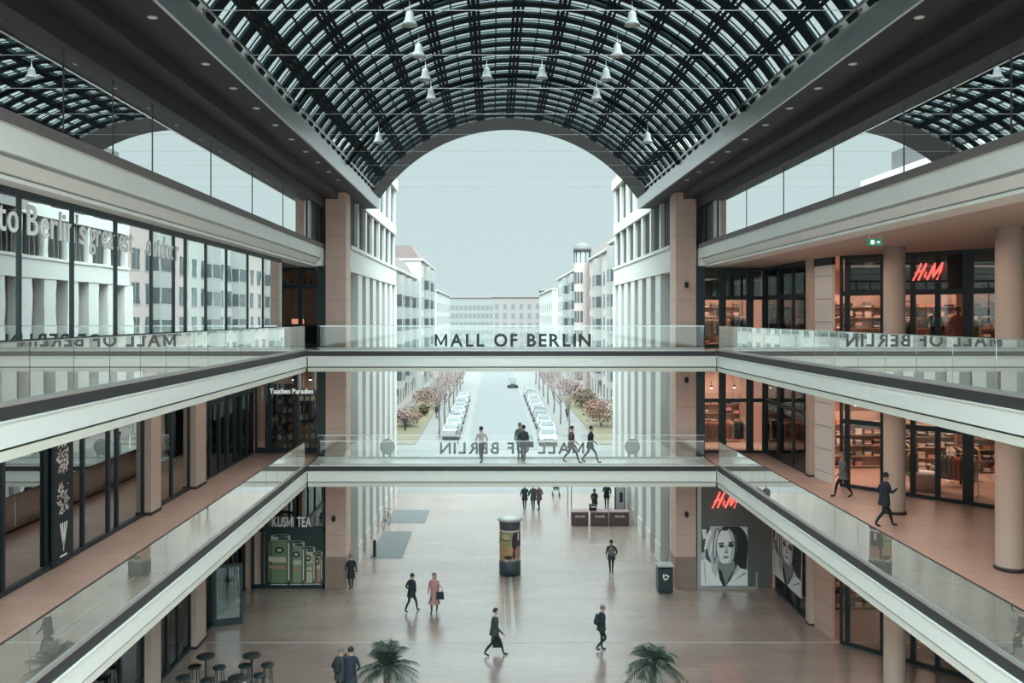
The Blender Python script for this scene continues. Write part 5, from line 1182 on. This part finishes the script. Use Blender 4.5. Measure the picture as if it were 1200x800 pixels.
def rack(where, x, y, z, rz, n=8, L=1.3):
    T = thing('clothes_rack', 'metal clothes rack, %s' % where, 'rack', (x, y, z), rz=rz)
    for q in (-1, 1):
        MB().tube([(q*L/2, 0, .05), (q*L/2, 0, 1.45)], .018, STEEL, 6).tube([(q*L/2, -.25, .03), (q*L/2, .25, .03)], .02, STEEL, 6).build('stand', T, True)
    MB().tube([(-L/2, 0, 1.45), (L/2, 0, 1.45)], .016, STEEL, 6).build('rail', T, True)
    R = Matrix.Rotation(rz, 4, 'Z'); c0 = rnd.randrange(8)
    for k in range(n):
        c = (c0+rnd.randrange(3)) % 8
        o = bpy.data.objects.new('garment', GM[c]); COL.objects.link(o)
        p = R @ Vector((-L/2+L*(k+.6)/(n+.2), 0, 1.36)); o.location = (x+p.x, y+p.y, z+p.z); o.rotation_euler = (0, 0, rz+PI/2+rnd.uniform(-.25, .25))
        tag(o, 'garment hanging on the rack, %s' % where, 'garment', 'garments on the rack %s' % where)
def shelf(where, x0, x1, y, z, h=2.1, n=4, depth=0.35, m=None, item='fold', per=6):
    m = m or mat('shelf_wood', (0.42, 0.30, 0.24), 0.6)
    T = thing('shelf_unit', 'shelf unit with goods, %s' % where, 'shelf', ((x0+x1)/2, y, z))
    for x in (x0, x1): MB().box(x-.02, x+.02, y, y+depth, z, z+h, m).build('side_panel', T)
    MB().box(x0, x1, y+depth, y+depth+.02, z, z+h, m).build('back_panel', T)
    for k in range(n):
        zz = z+0.08+k*(h-.15)/n
        MB().box(x0, x1, y, y+depth, zz-.02, zz, m).build('shelf_board', T)
        for j in range(per):
            xx = x0+(x1-x0)*(j+.5)/per; w_ = (x1-x0)/per*.36
            if rnd.random() < .12: continue
            c = GCOL[rnd.randrange(8)]
            mb = MB()
            if item == 'fold':
                hh = rnd.uniform(.10, .3)
                for q in range(4): mb.box(xx-w_+rnd.uniform(0, .02), xx+w_-rnd.uniform(0, .02), y+.04, y+.28, zz+hh*q/4+.002, zz+hh*(q+1)/4, c if rnd.random() < .6 else GCOL[rnd.randrange(8)])
                tag(mb.build('folded_stack'), 'folded clothes on the shelf, %s' % where, 'clothes', 'folded stacks on the shelf %s' % where)
            else:
                hh = rnd.uniform(.16, .27); ww = w_*rnd.uniform(.8, 1.1)
                v = [(xx-ww, y+.06, zz), (xx+ww, y+.06, zz), (xx+ww, y+.2, zz), (xx-ww, y+.2, zz), (xx-ww*.8, y+.1, zz+hh), (xx+ww*.8, y+.1, zz+hh), (xx+ww*.8, y+.17, zz+hh), (xx-ww*.8, y+.17, zz+hh)]
                mb.add(v, [(0, 3, 2, 1), (4, 5, 6, 7), (0, 1, 5, 4), (1, 2, 6, 5), (2, 3, 7, 6), (3, 0, 4, 7)], c)
                mb.tube([(xx-ww*.5, y+.13, zz+hh), (xx-ww*.3, y+.13, zz+hh+.09), (xx+ww*.3, y+.13, zz+hh+.09), (xx+ww*.5, y+.13, zz+hh)], .009, c, 4)
                tag(mb.build('handbag'), 'handbag on the shelf unit %s' % where, 'bag', 'handbags on the shelf %s' % where)
SPOTM = mat('spot_lens', (.8, .8, .8), .3, emit=(1, .85, .72), es=14.0)
def spots(where, pts):
    base = None
    for p in pts:
        if base is None:
            base = thing('ceiling_spotlight', 'bright ceiling spotlight, %s' % where, 'spotlight', p, 'ceiling spotlights %s' % where)
            MB().tube([(0, 0, 0.28), (0, 0, 0.05)], .015, DARK, 6).build('stem', base, True); MB().lathe((0, 0, -.06), [(.05, 0), (.075, .02), (.06, .14)], DARK, 10).build('housing', base, True); MB().lathe((0, 0, -.08), [(.065, 0), (.065, .015)], SPOTM, 10).build('lens', base, True)
        else: dup(base, loc=p)
for z, lv, dh in ((11, 'upper', 13.5), (6, 'middle', 9.0), (0, 'ground', 4.2)):
    w_ = '%s right shop, ' % lv
    if z > 0:
        rack(w_+'behind the end front at left', 9.6, 41.6, z, 0); rack(w_+'behind the end front at right', 11.2, 41.7, z, 0.1)
        shelf(w_+'at the back of the end front', 9.2, 11.9, 43.9, z, 2.5, 5, per=7)
    rack(w_+'behind the side front, far', 13.6, 39.3, z, 1.2); rack(w_+'behind the side front, middle', 13.5, 37.0, z, 1.5)
    rack(w_+'just behind the diagonal glass, left', 14.6, 32.4, z, -.8); rack(w_+'just behind the diagonal glass, centre', 16.2, 31.2, z, -.8); rack(w_+'just behind the diagonal glass, right', 17.9, 30.2, z, -.6)
    rack(w_+'in its second row, left', 15.5, 34.4, z, .3); rack(w_+'in its second row, right', 17.6, 33.4, z, .2)
    for k, (x0, x1) in enumerate(((13.4, 15.8), (16.2, 18.6), (19.0, 21.4))): shelf(w_+('standing left', 'standing in the middle', 'standing right')[k]+' at the back', x0, x1, 36.4-k*.6, z, 2.4, 5, per=6)
    T = thing('display_table', 'wooden display table in front of the shelves, %s' % w_.rstrip(', '), 'table', (16.6, 32.6, z))
    MB().box(15.9, 17.3, 32.2, 33.0, z+.74, z+.80, mat('shelf_wood', (0.42, 0.30, 0.24))).build('table_top', T)
    for x in (15.95, 17.2):
        for y in (32.25, 32.9): MB().box(x, x+.06, y, y+.06, z, z+.74, DARK).build('leg', T)
    for k in range(5): tag(MB().box(16.0+k*.26, 16.2+k*.26, 32.35, 32.8, z+.802, z+.86+.03*(k % 3), GCOL[(k*3) % 8]).build('folded_stack'), 'stack of folded clothes on the %s display table' % lv, 'clothes', 'folded stacks on the %s display table' % lv)
    if z > 0: spots(w_.rstrip(', '), [(x, y, dh) for x, y in ((13.6, 33.9), (14.8, 33.0), (15.6, 32.2), (16.5, 33.2), (17.2, 31.0), (18.2, 31.6), (13.4, 36.5), (13.6, 38.4), (10.0, 42.3), (11.2, 42.5))])
for lab, p, rz, c, lg in (('dark mannequin in a wide coat behind the upper diagonal entrance', (15.35, 31.2, 11.0), 2.6, BLACK, BLACK), ('mannequin in rose shirt behind the upper diagonal entrance, at right', (17.0, 29.6, 11.0), 2.5, PINKC, BLACK), ('mannequin in coral top behind the upper diagonal entrance, centre', (16.0, 30.9, 11.0), 2.9, GCOL[2], BLACK), ('mannequin in white top in the middle right side window', (13.1, 38.6, 6.0), 1.6, WHC, GREYC), ('mannequin in coral dress in the middle right side window', (12.9, 36.1, 6.0), 1.6, GCOL[2], GCOL[2]), ('mannequin in coral dress in the upper right side window', (12.9, 35.9, 11.0), 1.6, GCOL[2], GCOL[2]), ('mannequin in cream jacket behind the middle diagonal entrance', (14.1, 31.9, 6.0), 2.6, GCOL[1], GREYC)):
    o, h, b = person(lab, p, rz, 1.78, pose='stand', top=c, coat=c, coat_len=.6, legs=lg, arms=('swing', 'pocket'))
    o.name = 'mannequin'; o['category'] = 'mannequin'
T = thing('podium', 'white low podium table with round basket in the middle right shop', 'table', (15.2, 32.3, 6.0)); MB().lathe((15.3, 31.95, 6.0), [(.45, 0), (.5, .55), (.52, .6)], GCOL[4], 18).build('body', T); MB().lathe((15.3, 31.95, 6.6), [(.6, 0), (.6, .05)], WHC, 18).build('top', T)
# left: bag shop
shelf('behind the end window of the bag shop, left half', -11.8, -10.5, 41.2, 6.0, 3.2, 7, item='bag', per=5, m=EDGE)
shelf('behind the end window of the bag shop, right half', -10.3, -9.2, 41.5, 6.0, 2.9, 6, item='bag', per=4, m=EDGE)
for k in range(3):
    y0 = 34.0+2.1*k
    T = thing('shelf_unit', 'dark bag shelf along the bag shop side glass, %s' % ('nearest', 'middle', 'farthest')[k], 'shelf', (-13.4, y0+.9, 6.0)); 
    for z in (.3, .9, 1.5, 2.1, 2.7): MB().box(-13.7, -13.3, y0, y0+1.9, 6+z-.02, 6+z, EDGE).build('shelf_board', T)
    MB().box(-13.74, -13.70, y0, y0+1.9, 6, 9, EDGE).build('back_panel', T)
    for z in (.3, .9, 1.5, 2.1, 2.7):
        for j in range(5):
            y = y0+.2+.38*j; tag(MB().box(-13.6, -13.42, y-.1, y+.1, 6+z, 6+z+rnd.uniform(.15, .28), GCOL[rnd.choice((0, 0, 3, 5, 6, 7, 1))]).build('handbag'), 'handbag on the %s side shelf of the bag shop' % ('nearest', 'middle', 'farthest')[k], 'bag', 'handbags on the %s side shelf' % ('nearest', 'middle', 'farthest')[k])
spots('in the bag shop', [(-11.4, 41.0, 9.5), (-10.4, 41.0, 9.5), (-9.6, 41.0, 9.5), (-12.9, 34.6, 9.5), (-12.9, 36.4, 9.5), (-12.9, 38.2, 9.5)])
# upper left dark bar: rows of small lamps, orange glow
spots('in the dark upper left bar', [(-11.7+.33*k, 42.0, 14.1) for k in range(4)]+[(-10.1+.33*k, 42.0, 14.1) for k in range(4)])
T = thing('bar_counter', 'dark bar counter in the upper left end room', 'counter', (-10.4, 42.4, 11)); MB().box(-11.6, -9.3, 42.2, 42.8, 11, 12.0, DARK).build('body', T); MB().box(-11.65, -9.25, 42.15, 42.85, 12.0, 12.05, STEEL).build('counter_top', T)
T = thing('bar_lamp', 'glowing orange lamp on the dark upper left bar', 'lamp', (-10.5, 42.3, 12.05)); MB().box(-10.8, -10.2, 42.3, 42.36, 12.1, 12.35, mat('orange_glow', (.5, .2, .1), .5, emit=(1, .36, .22), es=1.2)).build('lamp_shade', T); MB().box(-10.52, -10.48, 42.3, 42.34, 12.05, 12.1, DARK).build('base', T)
# ground-floor cafe
spots('over the cafe counter, ground left', [(-13.2, 33.2+.45*k, 2.9) for k in range(5)]+[(-13.6, 36.0, 3.4), (-13.2, 37.4, 3.4)])
T = thing('cafe_counter', 'dark cafe counter behind the ground-floor left glass', 'counter', (-13.8, 35, 0)); MB().box(-14.3, -13.6, 33, 38, 0, 1.1, DARK).build('body', T); MB().box(-14.35, -13.55, 32.95, 38.05, 1.1, 1.15, STEEL).build('counter_top', T)
T = thing('menu_board', 'dark menu board behind the cafe counter', 'board', (-15.3, 35, 2)); MB().box(-16.49, -16.42, 33, 38, 1.8, 3.0, BLACK).build('panel', T)
